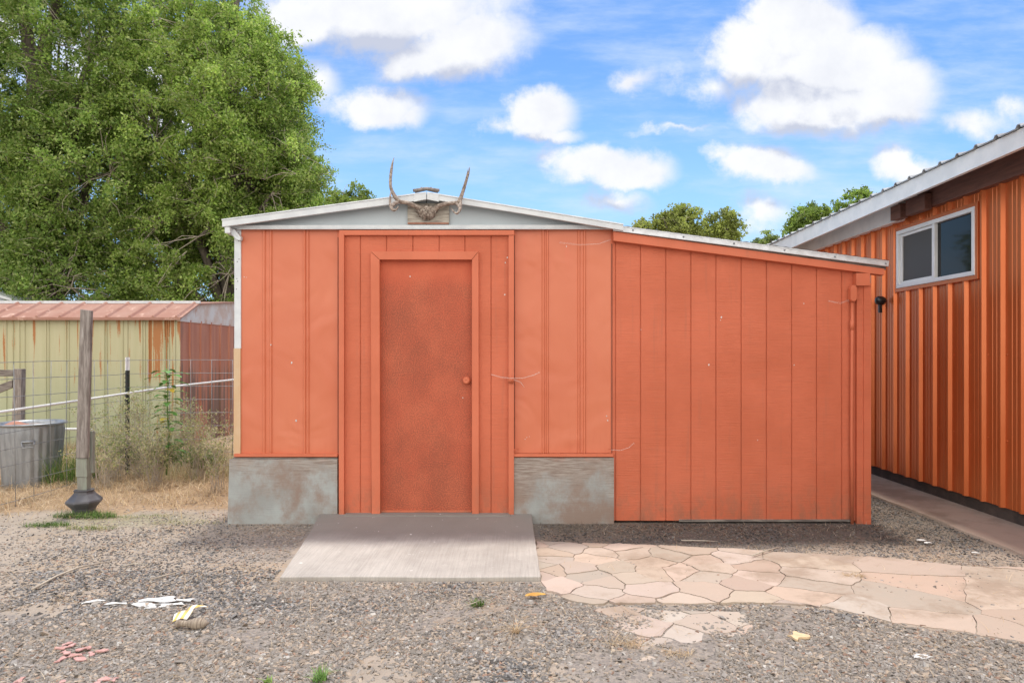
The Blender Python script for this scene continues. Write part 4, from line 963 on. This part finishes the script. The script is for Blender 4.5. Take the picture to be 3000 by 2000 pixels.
def sheet(name, c, w, d, rz, m_, label, cat, group=None, curl=.02, th=.002, seed=0, tilt=0):
    r_ = random.Random(seed); nx_, ny_ = 8, 4; vs = []
    for layer in (0, 1):
        for j in range(ny_ + 1):
            for i in range(nx_ + 1):
                u, v = i / nx_ - .5, j / ny_ - .5; X = u * w * (1 + .2 * math.sin(v * 5 + seed)); Y = v * d * (1 + .4 * math.sin(u * 6 + seed * 2)); Z = curl * math.sin(u * 5 + seed) * math.cos(v * 3) + abs(curl) * .8 + tilt * u - layer * th
                vs.append((c[0] + X * math.cos(rz) - Y * math.sin(rz), c[1] + X * math.sin(rz) + Y * math.cos(rz), c[2] + Z))
    k = (nx_ + 1) * (ny_ + 1); w_ = nx_ + 1
    fs = [(j * w_ + i, j * w_ + i + 1, (j + 1) * w_ + i + 1, (j + 1) * w_ + i) for j in range(ny_) for i in range(nx_)]
    fs += [tuple(k + q for q in f[::-1]) for f in fs]
    ring = list(range(w_)) + [j * w_ + nx_ for j in range(1, ny_ + 1)] + [ny_ * w_ + i for i in range(nx_ - 1, -1, -1)] + [j * w_ for j in range(ny_ - 1, 0, -1)]
    fs += [(ring[i], k + ring[i], k + ring[(i + 1) % len(ring)], ring[(i + 1) % len(ring)]) for i in range(len(ring))]
    mb = MB(); mb.add(vs, fs, False); o = mb.build(name, m_); tag(o, label, cat, group); return o
sheet('clay_shard', (c.x - .10, TY - .05, .60), .26, .16, .2, M['clay'], 'red clay shard lying on top of the full trash can', 'shard', curl=.035, th=.02, seed=2)
sheet('scrap_paper', (c.x + .16, TY, .61), .20, .14, .5, M['bluew'], 'white paper scrap at the right rim of the trash can', 'paper', curl=.015, seed=5)
sheet('dark_scrap', (c.x + .04, TY + .04, .60), .26, .18, -.3, M['oldwood'], 'dark crumpled scrap in the middle of the trash can', 'scrap', curl=.02, seed=9)
mb = MB(); mb.lathe((c.x, TY, 0), [(.26, .53), (.26, .57)], 24); mb.build('rubbish_fill', M['dark'], tcn)

# ------------------------------------------------------------------ grass and weeds
def blades(name, X, Y, H, wid, lean, cols, parent=None, Z=None, curv=1.0, flat=None):
    n = len(X); X = np.asarray(X); Y = np.asarray(Y); Z = height(X, Y) if Z is None else Z
    a = rng.uniform(0, 6.283, n) if flat is None else flat; L = np.abs(rng.normal(lean, lean * .5, n)); k = 5; vs = []
    px, py = -np.sin(a), np.cos(a); jit = rng.uniform(-.25, .25, n)
    for i in range(k):
        t = i / (k - 1); r = H * L * t ** 1.7 * curv; z = H * (t - .5 * np.minimum(L, 1.4) * t * t) ; w = wid * (1 - t * .85)
        cx_ = X + np.cos(a + jit * t) * r; cy_ = Y + np.sin(a + jit * t) * r
        vs.append(np.stack([cx_ - px * w, cy_ - py * w, Z + np.maximum(z, .004)], -1)); vs.append(np.stack([cx_ + px * w, cy_ + py * w, Z + np.maximum(z, .004)], -1))
    V = np.stack(vs, 1).reshape(-1, 3); q = np.array([[2 * i, 2 * i + 1, 2 * i + 3, 2 * i + 2] for i in range(k - 1)])
    Fc = (q[None] + (np.arange(n) * 2 * k)[:, None, None]).reshape(-1, 4)
    cols = np.array(cols); ci = rng.integers(0, len(cols), n); c = cols[ci] * rng.uniform(.75, 1.2, (n, 1)); c = np.concatenate([c, np.ones((n, 1))], 1)
    return npmesh(name, V, Fc, M['blade'], parent, color=np.repeat(c, 2 * k, 0))
STRAW = [(.62, .47, .30), (.52, .38, .23), (.44, .30, .18), (.66, .54, .38)]; GREEN = [(.11, .19, .045), (.15, .25, .06), (.09, .15, .04)]; DRYG = [(.36, .34, .16), (.27, .29, .12), (.46, .41, .24)]
def disc(cx_, cy_, rx, ry, n): a = rng.uniform(0, 6.283, n); r = np.sqrt(rng.random(n)); return cx_ + rx * r * np.cos(a), cy_ + ry * r * np.sin(a)
# straw litter left of the shed (one mass)
X = rng.uniform(-7.5, -2.35, 26000); Y = rng.uniform(5.5, 9.8, 26000); k = rng.random(26000) < (sstep(Y + .5 * (fbm(X, Y, 2) - .5), 5.8, 6.5) * .9 + .06 + .5 * sstep(-X, 4, 4.8)) ; X, Y = X[k], Y[k]
tag(blades('dry_grass', X, Y, rng.uniform(.04, .20, len(X)), .0022, 1.5, STRAW), kind='stuff')
X, Y = disc(-3.5, 7.7, .9, .5, 2600)
X2, Y2 = rng.uniform(-7.5, -2.4, 5000), rng.uniform(8.2, 9.8, 5000)
X = np.concatenate([X, X2]); Y = np.concatenate([Y, Y2])
tag(blades('tall_grass', X, Y, rng.uniform(.06, .34, len(X)), .0022, .9, DRYG + STRAW), kind='stuff')
# sparse straw bits over the yard
X = rng.uniform(-4.5, 3.2, 2600); Y = rng.uniform(2.5, 5.4, 2600); k = ~inpoly(X, Y, ramp_poly) & (fbm(X, Y, 1.5, 7) + .2 * rng.random(2600) > .56); X, Y = X[k], Y[k]
tag(blades('straw_litter', X, Y, rng.uniform(.015, .07, len(X)), .0012, 2.0, STRAW), kind='stuff')
X = rng.uniform(-2.3, 3.1, 1500); Y = 5.47 - np.abs(rng.normal(0, .22, 1500)); k = ~inpoly(X, Y, ramp_poly) & ((X > .1) | (rng.random(1500) < .35)); X, Y = X[k], Y[k]
tag(blades('leaf_litter', X, Y, rng.uniform(.012, .05, len(X)), .0022, 2.2, [(.10, .075, .055), (.30, .22, .15), (.45, .38, .30), (.16, .11, .08)]), kind='stuff')
# dry flower-stalk weeds
def stalkweed(x, y, h, seed, label, cols, n=26, spread_=.35, bushy=1.0, leafcols=None):
    r = random.Random(seed); t = thing('dry_weed' if leafcols is None else 'leafy_weed', (x, y, 0), label, 'weed')
    mb = MB(); tips = []
    for k in range(n):
        a = r.uniform(0, 6.283); l = h * r.uniform(.5, 1.05); s_ = r.uniform(.1, 1) * spread_
        p0 = Vector((x + r.uniform(-.06, .06) * bushy, y + r.uniform(-.06, .06) * bushy, 0)); p1 = p0 + Vector((math.cos(a) * s_ * .35, math.sin(a) * s_ * .35, l * .55)); p2 = p0 + Vector((math.cos(a) * s_, math.sin(a) * s_, l))
        mb.tube([p0, p1, p2], [.0028, .0022, .0010], 4, False)
        for q in range(7):
            t_ = r.uniform(.35, 1); b = p1.lerp(p2, t_) if t_ > .5 else p0.lerp(p1, t_ * 2); aa = r.uniform(0, 6.283); e = b + Vector((math.cos(aa) * .09, math.sin(aa) * .09, r.uniform(.02, .11))) * r.uniform(.5, 1.3)
            mb.tube([b, e], [.0013, .0007], 4, False); tips.append(e); tips.append(b.lerp(e, .6))
    mb.build('stems', M['twig'], t)
    T_ = np.array([tuple(p) for p in tips]); T_ = np.repeat(T_, 4, 0) + rng.normal(0, .014, (len(T_) * 4, 3)); T_[:, 2] = np.maximum(T_[:, 2], .02)
    leaves('seed_heads' if leafcols is None else 'leaves', T_, .010 if leafcols is None else .016, cols if leafcols is None else leafcols, t)
    return t
def leaves(name, C, size, cols, parent=None, squash=.55, tones=None, hang=.35, m_='leaf'):
    n = len(C); s = size * rng.uniform(.6, 1.35, n)
    d = rng.normal(0, 1, (n, 3)); d[:, 2] -= hang * 1.6; d /= np.linalg.norm(d, axis=1, keepdims=True) + 1e-9
    e = rng.normal(0, 1, (n, 3)); e -= (e * d).sum(1, keepdims=True) * d; e /= np.linalg.norm(e, axis=1, keepdims=True) + 1e-9
    V = np.stack([C - d * s[:, None], C + e * (s * squash)[:, None], C + d * s[:, None], C - e * (s * squash)[:, None]], 1).reshape(-1, 3)
    Fc = np.arange(4 * n).reshape(n, 4)
    cols = np.array(cols)
    c = cols[rng.integers(0, len(cols), n)] * rng.uniform(.78, 1.22, (n, 1))
    if tones is not None: c = c * tones
    c = np.concatenate([c, np.ones((n, 1))], 1)
    return npmesh(name, V, Fc, M[m_], parent, color=np.repeat(c, 4, 0))
for (dx, Y, h, lb, sd_, sp) in ((262, 7.3, .75, 'pale dry seeding weed clump just left of the green metal post', 1, .40), (322, 7.4, .95, 'tall dry stalky weed between green post and leafy plant', 2, .42), (355, 7.0, .62, 'tangled low dry weed in front of the leafy thistle', 3, .45),
                                (455, 7.3, .70, 'dry weed clump in front of the rusty shed end', 4, .36), (497, 6.7, .62, 'thin dry weed against the shed corner', 5, .20), (240, 6.9, .5, 'small dry weed right beside the leaning post', 6, .32), (425, 8.3, .75, 'dry weed at the foot of the rusty shed corner', 8, .3)):
    stalkweed((dx - CX) * Y / F, Y, h, sd_, lb, [(.44, .42, .23), (.27, .34, .13), (.52, .47, .30)], n=int(30 * sp / .35), spread_=sp)
for (dx, dy, h, lb, sd_, sp) in ((375, 1085, .26, 'low bright green bushy weed in front of the dry clumps', 11, .26), (300, 1075, .30, 'olive green bushy weed behind the leaning post', 12, .26), (470, 1085, .22, 'dull green weed patch left of the shed base', 13, .2)):
    q = GP(dx, dy); stalkweed(q.x, q.y, h, sd_, lb, None, n=26, spread_=sp, leafcols=[(.17, .24, .07), (.22, .30, .10), (.13, .19, .06)], bushy=2)
# tall green thistle
q = P(390, 1000, 7.1); th_ = thing('leafy_thistle', (q.x, 7.1, 0), 'tall upright green leafy plant with yellowing leaves in front of the rusty streaks', 'plant')
mb = MB(); stem = [P(382, 1090, 7.1), P(388, 1000, 7.1), P(384, 940, 7.1), P(386, 880, 7.1), P(380, 843, 7.1)]; mb.tube(stem, [.009, .008, .007, .006, .003], 8); mb.build('stem', mat('green_stem', (.16, .25, .08), rough=.7, bst=0), th_)
sp = spline([tuple(p) for p in stem], 8); mbl = MB()
lm = [mat('thistle_leaf', (.10, .25, .05), (.15, .31, .07), 20, .55, bst=.2), mat('thistle_leaf_yellow', (.60, .42, .05), (.45, .40, .06), 20, .6, bst=.2)]
for k in range(46):
    b = Vector(sp[5 + int(k * (len(sp) - 7) / 46)]); a = k * 2.4; L = random.uniform(.14, .22) * (1.1 if k > 6 else 1); 
    dirv = Vector((math.cos(a), math.sin(a) * .5, .30)); side = Vector((-math.sin(a), math.cos(a), 0))
    mbl.cur = 1 if k in (6, 14, 15, 24, 31) else 0; vs = []; m_ = 9
    for i in range(m_):
        t_ = i / (m_ - 1); c_ = b + dirv * (L * t_) + Vector((0, 0, -.08 * t_ * t_)); w_ = (.036 * math.sin(math.pi * min(1, t_ * .9 + .08)) + .002) * (1.35 if i % 2 else .65)
        vs += [c_ - side * w_, c_ + Vector((0, 0, -.004)), c_ + side * w_]
    mbl.add(vs, [(3 * i, 3 * i + 1, 3 * i + 4, 3 * i + 3) for i in range(m_ - 1)] + [(3 * i + 1, 3 * i + 2, 3 * i + 5, 3 * i + 4) for i in range(m_ - 1)], True)
mbl.build('leaves', lm, th_)
# green tufts round the post and weeds in the gravel
def tuft(dx, dy, rx, ry, n, h, label, cols, name='grass_tuft', cat='grass tuft', wid=.0025, lean=.7):
    q = GP(dx, dy); X, Y = disc(q.x, q.y, rx, ry, n); o = blades(name, X, Y, rng.uniform(h * .5, h, n), wid, lean, cols); tag(o, label, cat); return o
tuft(195, 1186, .27, .08, 520, .085, 'bright green grass tuft around the foot of the leaning post', GREEN)
tuft(110, 1208, .20, .05, 260, .06, 'green grass patch a step left of the leaning post foot', GREEN)
tuft(210, 1215, .20, .06, 200, .05, 'faded olive grass patch on the dirt below the leaning post', DRYG + GREEN[:1])
tuft(330, 1185, .25, .06, 160, .03, 'thin low green patch on dirt between post and shed', DRYG + GREEN[:1])
tuft(430, 1200, .30, .08, 200, .03, 'sparse dull green growth in front of the bluish base panel', DRYG)
tuft(1097, 1388, .035, .03, 60, .07, 'small green weed in gravel in front of the ramp', GREEN, 'small_weed', 'weed', .003)
tuft(735, 1562, .03, .03, 60, .09, 'largest green sprig at the bottom edge of the gravel', [(.22, .38, .10), (.17, .30, .08)], 'small_weed', 'weed', .003, .5)
tuft(616, 1560, .018, .018, 30, .04, 'tiny green sprig near the bottom edge of the gravel', [(.25, .38, .09)], 'small_weed', 'weed', .003)
tuft(1185, 1452, .02, .02, 60, .13, 'spidery tuft of dry yellow grass on the gravel', STRAW, 'dry_tuft', 'grass tuft', .0013, 1.6)
tuft(1440, 1480, .09, .03, 90, .06, 'flattened dry grass wisps on the buried stones', STRAW, 'dry_tuft', 'grass tuft', .0012, 1.8)
tuft(1560, 1505, .06, .03, 80, .05, 'dry yellow wisps near the bottom middle of the gravel', STRAW, 'dry_tuft', 'grass tuft', .0012, 1.8)
tuft(1960, 1322, .06, .035, 150, .04, 'little heap of golden dry grass on the flagstones', STRAW, 'dry_tuft', 'grass tuft', .0016, 1.8)
# green grass beside the can
X, Y = disc(P(150, 0, 7.2).x, 7.25, .28, .3, 700); tag(blades('grass_clump', X, Y, rng.uniform(.15, .50, 700), .0035, .45, GREEN + DRYG[:1]), 'tall green grass clump growing right of the trash can', 'grass')
# dark drooping weeds in front of shed's right neighbour, twigs
def twig(pts, r, label):
    mb = MB(); mb.tube([GP(x, y, .018) for x, y in pts], [r] * (len(pts) - 1) + [r * .4], 6); tag(mb.build('twig', M['twig']), label, 'twig', 'twigs lying on the yard')
twig([(75, 1352), (130, 1322), (180, 1302), (268, 1285)], .006, 'longest curved dry twig on the gravel at the left')
twig([(345, 1330), (390, 1318), (432, 1305)], .005, 'straight pale twig in the middle left gravel')
twig([(280, 1300), (310, 1293), (340, 1296)], .004, 'small bent pale twig beyond the straight one')
twig([(1727, 1275), (1765, 1262), (1795, 1255)], .005, 'thin twig on the flagstones below the extension wall')
twig([(1565, 1240), (1620, 1241), (1650, 1243)], .004, 'flat twig in the dark gravel before the extension')
twig([(1030, 1402), (1075, 1388), (1115, 1375)], .003, 'thin orange twig beside the small weed')
twig([(1100, 1420), (1150, 1400)], .0025, 'faint thin twig in gravel right of the small weed')
# litter
WH = 'torn white paper scraps on the gravel'
for k, (x, y, w, d, rz, lb) in enumerate(((215, 1377, .10, .022, .35, 'narrow torn white strip, leftmost of the paper scraps'), (268, 1382, .11, .02, .08, 'narrow white strip between the leftmost strip and the big scrap'), (365, 1373, .17, .07, .1, 'biggest torn white paper scrap in the gravel'),
        (335, 1385, .13, .045, -.2, 'jagged white scrap touching the left front of the biggest one'), (395, 1384, .12, .04, .3, 'jagged white scrap in front of the biggest one'), (425, 1374, .10, .03, -.1, 'pointed white scrap at the right end of the paper litter'), (345, 1392, .06, .02, 0, 'tiny white scrap nearest the camera in the paper litter'))):
    q = GP(x, y, .015); sheet('paper_scrap', (q.x, q.y, .003), w, d, rz, M['bluew'], lb, 'paper', WH, curl=.008, seed=k + 20)
ms, T, bs, co = newmat('striped_strap'); wv = T.node('ShaderNodeTexWave', bands_direction='X'); wv.inputs['Scale'].default_value = 9; T.l.new(T.mapping(co, (1, 1, 1)), wv.inputs['Vector'])
T.put(bs.inputs['Base Color'], T.mix(T.ramp(wv.outputs['Fac'], .45, .6), (.82, .80, .70), (.70, .52, .16))); bs.inputs['Roughness'].default_value = .7
st_ = thing('striped_strap', GP(430, 1410, .01), 'yellow and white striped cloth strap curled on the gravel', 'strap')
def ribbon(pts, wid, name, m_, par, th=.002):
    mb = MB(); vs = []; pts = [Vector(p) for p in spline([tuple(p) for p in pts], 6)]
    for i, p in enumerate(pts):
        t_ = (pts[min(i + 1, len(pts) - 1)] - pts[max(i - 1, 0)]).normalized(); s2 = t_.cross(Vector((0, -.35, 1))).normalized() * wid
        vs += [p - s2, p + s2, p + s2 + Vector((0, 0, -th)), p - s2 + Vector((0, 0, -th))]
    fs = []
    for i in range(len(pts) - 1):
        b = 4 * i; fs += [(b, b + 4, b + 5, b + 1), (b + 1, b + 5, b + 6, b + 2), (b + 2, b + 6, b + 7, b + 3), (b + 3, b + 7, b + 4, b)]
    mb.add(vs, fs, True); mb.build(name, m_, par)
ribbon([GP(398, 1418, .02), GP(418, 1410, .035), GP(436, 1412, .03)], .030, 'wide_end', ms, st_)
ribbon([GP(432, 1412, .025), GP(440, 1395, .05), GP(455, 1390, .05), GP(474, 1391, .03)], .014, 'loose_end', ms, st_)
mb = MB(); q = GP(440, 1432, .02); prof = [(.004, -.085)] + [(.024 + .008 * math.sin(k * .6) + (.003 if k % 2 else 0) - .0009 * abs(k - 6) ** 1.5, -.075 + k * .0125) for k in range(13)] + [(.004, .085)]
mb.lathe((q.x, q.y, .022), prof, 16, 'X'); tag(mb.build('wound_roll', mat('fibre_roll', (.40, .33, .25), (.22, .17, .13), 3, .9, 0, (60, 4, 4), 40, .6)), 'brown wound fibre roll lying against the striped strap', 'roll')
pk = [(140, 1482, .07), (165, 1476, .05), (150, 1492, .06), (190, 1484, .06), (205, 1482, .04), (175, 1498, .07), (140, 1508, .06), (185, 1507, .08), (155, 1472, .05), (210, 1495, .05), (235, 1488, .06), (45, 1556, .06), (250, 1553, .08), (150, 1556, .06), (225, 1562, .05)]
pkl = ['longest pink shard at the centre of the small pile', 'pink shard behind the centre of the pile', 'small pink shard just in front of the pile centre', 'pink shard right of the pile centre', 'smallest pink shard at the right of the pile', 'pink shard lying between the two front shards of the pile',
       'pink shard at the front left of the pile', 'largest pink shard at the front right of the pile', 'pink shard at the very back of the pile', 'pink shard at the front right edge of the pile', 'pink shard lying apart to the right of the pile', 'lone pink shard at the bottom left corner of the yard',
       'long pink shard at the bottom edge, nearer the strap', 'pink shard at the bottom edge below the pile', 'small pink shard at the bottom edge between two larger ones']
for k, (x, y, w) in enumerate(pk):
    q = GP(x, y, .012); sheet('pink_shard', (q.x, q.y, .001), w * .8, w * .35, k * 1.3, M['pink'], pkl[k], 'shard', 'pink shards at the lower left', curl=.004, th=.005, seed=k)
q = GP(1230, 1371); sheet('fallen_leaf', (q.x, q.y, .012), .10, .04, .1, mat('orange_leaf', (.62, .36, .08), (.5, .25, .05), 20, .7, bst=.2), 'orange-yellow fallen leaf in front of the ramp corner', 'leaf', curl=.008, seed=1)
q = GP(1833, 1465); sheet('stone_flake', (q.x, q.y, .012), .085, .06, .6, mat('yellow_stone', (.66, .50, .30), (.58, .42, .26), 20, .9, bst=.3), 'loose yellowish stone flake lying on the grey gravel', 'stone', curl=.004, th=.01, seed=3)
q = GP(2117, 1507 + 6); sheet('stone_flake', (q.x, q.y, .012), .075, .035, .1, M['bluew'], 'small white stone flake on the gravel at lower right', 'stone', curl=.003, th=.008, seed=4)
for (x, y, w, lb) in ((2115, 1243, .06, 'white scrap in the dark gravel beside the shed corner'), (2132, 1249, .05, 'thin white scrap just in front of the one by the shed corner'), (2240, 1272, .05, 'small white scrap near the right path edge')):
    q = GP(x, y); sheet('white_scrap', (q.x, q.y, .010), w, w * .5, .3 * w, M['bluew'], lb, 'paper', curl=.004, seed=int(x))

# ------------------------------------------------------------------ trees
def tree(name, label, base, lobes, n_cl, per, leaf, cols, seed, trunk_r=.28, twigs=True, group=None, sprd=.42, bare=.12):
    """lobes: (cx, cy, cz, rx, ry, rz, weight). Crown = sprays of leaves spread through the lobes, mostly near their surface"""
    global rng
    rr = random.Random(seed); r2 = np.random.default_rng(seed); rng_old = rng; rng = r2
    t = thing(name, base, label, 'tree', group)
    wts = np.array([l[6] for l in lobes], float); wts /= wts.sum(); li = r2.choice(len(lobes), n_cl, p=wts)
    L = np.array([l[:6] for l in lobes]); u = r2.normal(0, 1, (n_cl, 3)); u /= np.linalg.norm(u, axis=1, keepdims=True)
    rad = 1 - np.abs(r2.normal(0, .24, n_cl)); rad = np.clip(rad, .15, 1.04) * (1 + .16 * (vn(u[:, 0] * 2 + li, u[:, 2] * 2 + u[:, 1], 2.2) - .5))
    C = L[li, :3] + u * L[li, 3:6] * rad[:, None]
    C = C[C[:, 2] > .9]; n_cl = len(C)
    # skeleton
    mb = MB(); B = Vector(base); ctr = Vector(L[:, :3].mean(0)); nodes = [B + Vector((0, 0, .3))]
    top = Vector((ctr.x, ctr.y, float((L[:, 2] + L[:, 5] * .55).max()))); tp_ = [B + (top - B) * (i / 8) + Vector((rr.uniform(-.2, .2), rr.uniform(-.2, .2), 0)) * (i > 0) for i in range(9)]
    mb.tube(tp_, [trunk_r * (1 - .85 * i / 8) for i in range(9)], 10); nodes += tp_[1:]
    for l in lobes:
        for k in range(4):
            s = rr.choice(tp_[1:6]); e = Vector(l[:3]) + Vector((rr.uniform(-.6, .6) * l[3], rr.uniform(-.6, .6) * l[4], rr.uniform(-.3, .6) * l[5]))
            m1 = s.lerp(e, .35) + Vector((0, 0, .3)); m2 = s.lerp(e, .7) + Vector((rr.uniform(-.2, .2), 0, .2)); r0 = trunk_r * .42
            mb.tube([s, m1, m2, e], [r0, r0 * .7, r0 * .42, r0 * .16], 7); nodes += [m1, m2, e, m1.lerp(m2, .5), m2.lerp(e, .5)]
    N = np.array([tuple(p) for p in nodes])
    mb.build('trunk', M['bark'], t)
    mt = MB(); 
    if twigs:
        sel = r2.choice(n_cl, min(n_cl, int(n_cl * .55)), replace=False)
        for i in sel:
            d = np.linalg.norm(N - C[i], axis=1); j = int(np.argmin(d)); s = Vector(N[j]); e = Vector(C[i])
            if d[j] > 1.3: s = e + (s - e) * (1.1 / d[j])
            m_ = s.lerp(e, .5) + Vector((rr.uniform(-.15, .15), rr.uniform(-.15, .15), rr.uniform(0, .2)))
            mt.tube([s, m_, e], [.012, .009, .005], 4, False)
            for q in range(2):
                dv = Vector((rr.gauss(0, 1), rr.gauss(0, 1), rr.gauss(-.3, .6))).normalized() * rr.uniform(.25, .6)
                k1 = e + dv * .5 + Vector((rr.uniform(-.08, .08), rr.uniform(-.08, .08), .05)); mt.tube([e, k1, e + dv], [.007, .005, .002], 4, False)
        mt.build('twigs', M['twig'], t)
    # sprays
    nt = 7; off = r2.normal(0, 1, (n_cl, nt, 3)); off /= np.linalg.norm(off, axis=2, keepdims=True); off *= r2.uniform(.5, 1.25, (n_cl, nt, 1)) * sprd; off[..., 2] *= .75
    k = per // nt; tt = r2.uniform(.15, 1, (n_cl, nt, k, 1)); pos = C[:, None, None, :] + off[:, :, None, :] * tt; pos[..., 2] -= (tt[..., 0] ** 2) * sprd * .45
    pos += r2.normal(0, sprd * .11, pos.shape)
    tone = 1 + .62 * (r2.random((n_cl, 1, 1, 1)) - .5) * np.ones((n_cl, nt, k, 1)) + .15 * (r2.random((n_cl, nt, 1, 1)) - .5)
    keepc = r2.random(n_cl) > bare * np.clip(1.8 - (C[:, 2] - 1) / 4, 0, 1)
    pos = pos[keepc].reshape(-1, 3); tone = tone[keepc].reshape(-1, 1)
    ok = pos[:, 2] > .35; leaves('crown', pos[ok], leaf, cols, t, .5, tone[ok])
    rng = rng_old; return t
ELM = [(.28, .41, .085), (.33, .46, .10), (.21, .33, .07), (.40, .48, .17)]
tree('elm_tree', 'huge bright green elm with drooping branches rising nearest the orange shed roof', (-7.6, 17.6, 0),
     [(-7.9, 17.4, 7.4, 2.7, 2.6, 2.9, 3), (-7.1, 17.6, 8.0, 1.7, 2.0, 2.0, 1.4), (-6.7, 17.3, 5.7, 1.6, 1.9, 1.9, 1.3), (-5.9, 17.6, 5.5, .95, 1.0, 1.15, .5), (-7.9, 16.9, 3.6, 2.2, 2.0, 2.2, 1.9), (-6.0, 17.8, 4.0, 1.4, 1.6, 1.6, .8), (-9.4, 17.8, 10.9, 2.3, 2.4, 2.4, 1.0)],
     1350, 230, .038, ELM, 11, .34, sprd=.50)
tree('elm_tree', 'tallest dense green elm filling the left edge behind the green shed', (-11.8, 16.6, 0),
     [(-11.8, 16.4, 8.2, 2.6, 2.4, 3.0, 3), (-10.4, 16.2, 5.6, 1.8, 1.9, 2.2, 1.5), (-12.6, 16.0, 4.6, 2.0, 2.0, 2.2, 1.6), (-10.9, 16.0, 2.9, 2.0, 1.7, 1.6, 1.2), (-11.0, 17, 11.5, 2.6, 2.4, 2.2, .8), (-14.5, 16.8, 7.0, 2.2, 2.2, 3.6, .9)],
     1350, 230, .038, [(.24, .37, .08), (.29, .41, .095), (.18, .295, .065), (.36, .44, .16)], 12, .36, sprd=.50)
tree('elm_tree', 'darker elm seen through the gaps between the two big elms', (-9.6, 20.5, 0),
     [(-9.6, 20.5, 8.5, 2.8, 2.2, 4, 2), (-9.6, 20.2, 4.2, 3.2, 2, 3, 2), (-13.5, 20.5, 5.5, 3, 2, 4, 1.4)], 650, 120, .06, [(.17, .27, .055), (.20, .31, .065)], 13, .3)
tree('slim_elm', 'looser olive green tree at the right edge of the big elms', (-6.1, 20.5, 0),
     [(-7.3, 20.5, 5.7, 1.3, 1.4, 1.8, 1.5), (-7.7, 20.5, 4.0, 1.6, 1.5, 1.6, 1), (-6.8, 20.6, 4.6, 1.1, 1.2, 1.2, .8)], 330, 120, .05, [(.23, .31, .06), (.28, .35, .09)], 14, .16)
def far_tree(xl, xr, ytop, Y, label, cols, seed, n=170, leaf=.075):
    X0, X1 = (xl - CX) * Y / F, (xr - CX) * Y / F; zt = CAMH + (CY - ytop) * Y / F; w = (X1 - X0) / 2; cx_ = (X0 + X1) / 2; rr = random.Random(seed)
    lob = [(cx_, Y, zt - w * .9, w * .72, w * .6, w * .85, 2)]
    for k in range(5): lob.append((cx_ + rr.uniform(-.7, .7) * w, Y + rr.uniform(-.5, .5), zt - w * rr.uniform(.7, 1.3), w * .38, w * .4, w * rr.uniform(.35, .6), .8))
    lob.append((cx_, Y, zt - w * 2, w * .9, w * .6, w * 1.1, 1.5))
    tree('distant_tree', label, (cx_, Y, 0), lob, n, 110, leaf, cols, seed, .25, True, 'trees beyond the roofs', sprd=.5, bare=0)
far_tree(752, 892, 416, 32, 'small green tree top left of the antlers above the gable', [(.27, .36, .08), (.21, .29, .07)], 31, 170)
far_tree(1500, 1625, 462, 33, 'yellow-green tree above the extension roof, its taller left half', [(.33, .38, .10), (.26, .31, .08)], 32, 170)
far_tree(1590, 1716, 468, 34, 'yellow-green tree above the extension roof, its rounder right half', [(.33, .38, .10), (.27, .32, .08)], 33, 150)
far_tree(1452, 1500, 503, 34, 'smallest sprig of a tree at the left end of the extension roof', [(.33, .37, .10)], 34, 60, .06)
far_tree(1715, 1800, 527, 38, 'low distant tree between the yellow-green tree and the big right tree', [(.24, .31, .10)], 35, 90)
far_tree(1800, 1930, 462, 30, 'green tree top rising where the white roof edge meets the extension roof', [(.25, .36, .08), (.21, .30, .07)], 36, 170)
far_tree(1890, 2050, 425, 31, 'tallest green tree behind the right building roof', [(.25, .36, .08), (.21, .30, .07)], 37, 200)
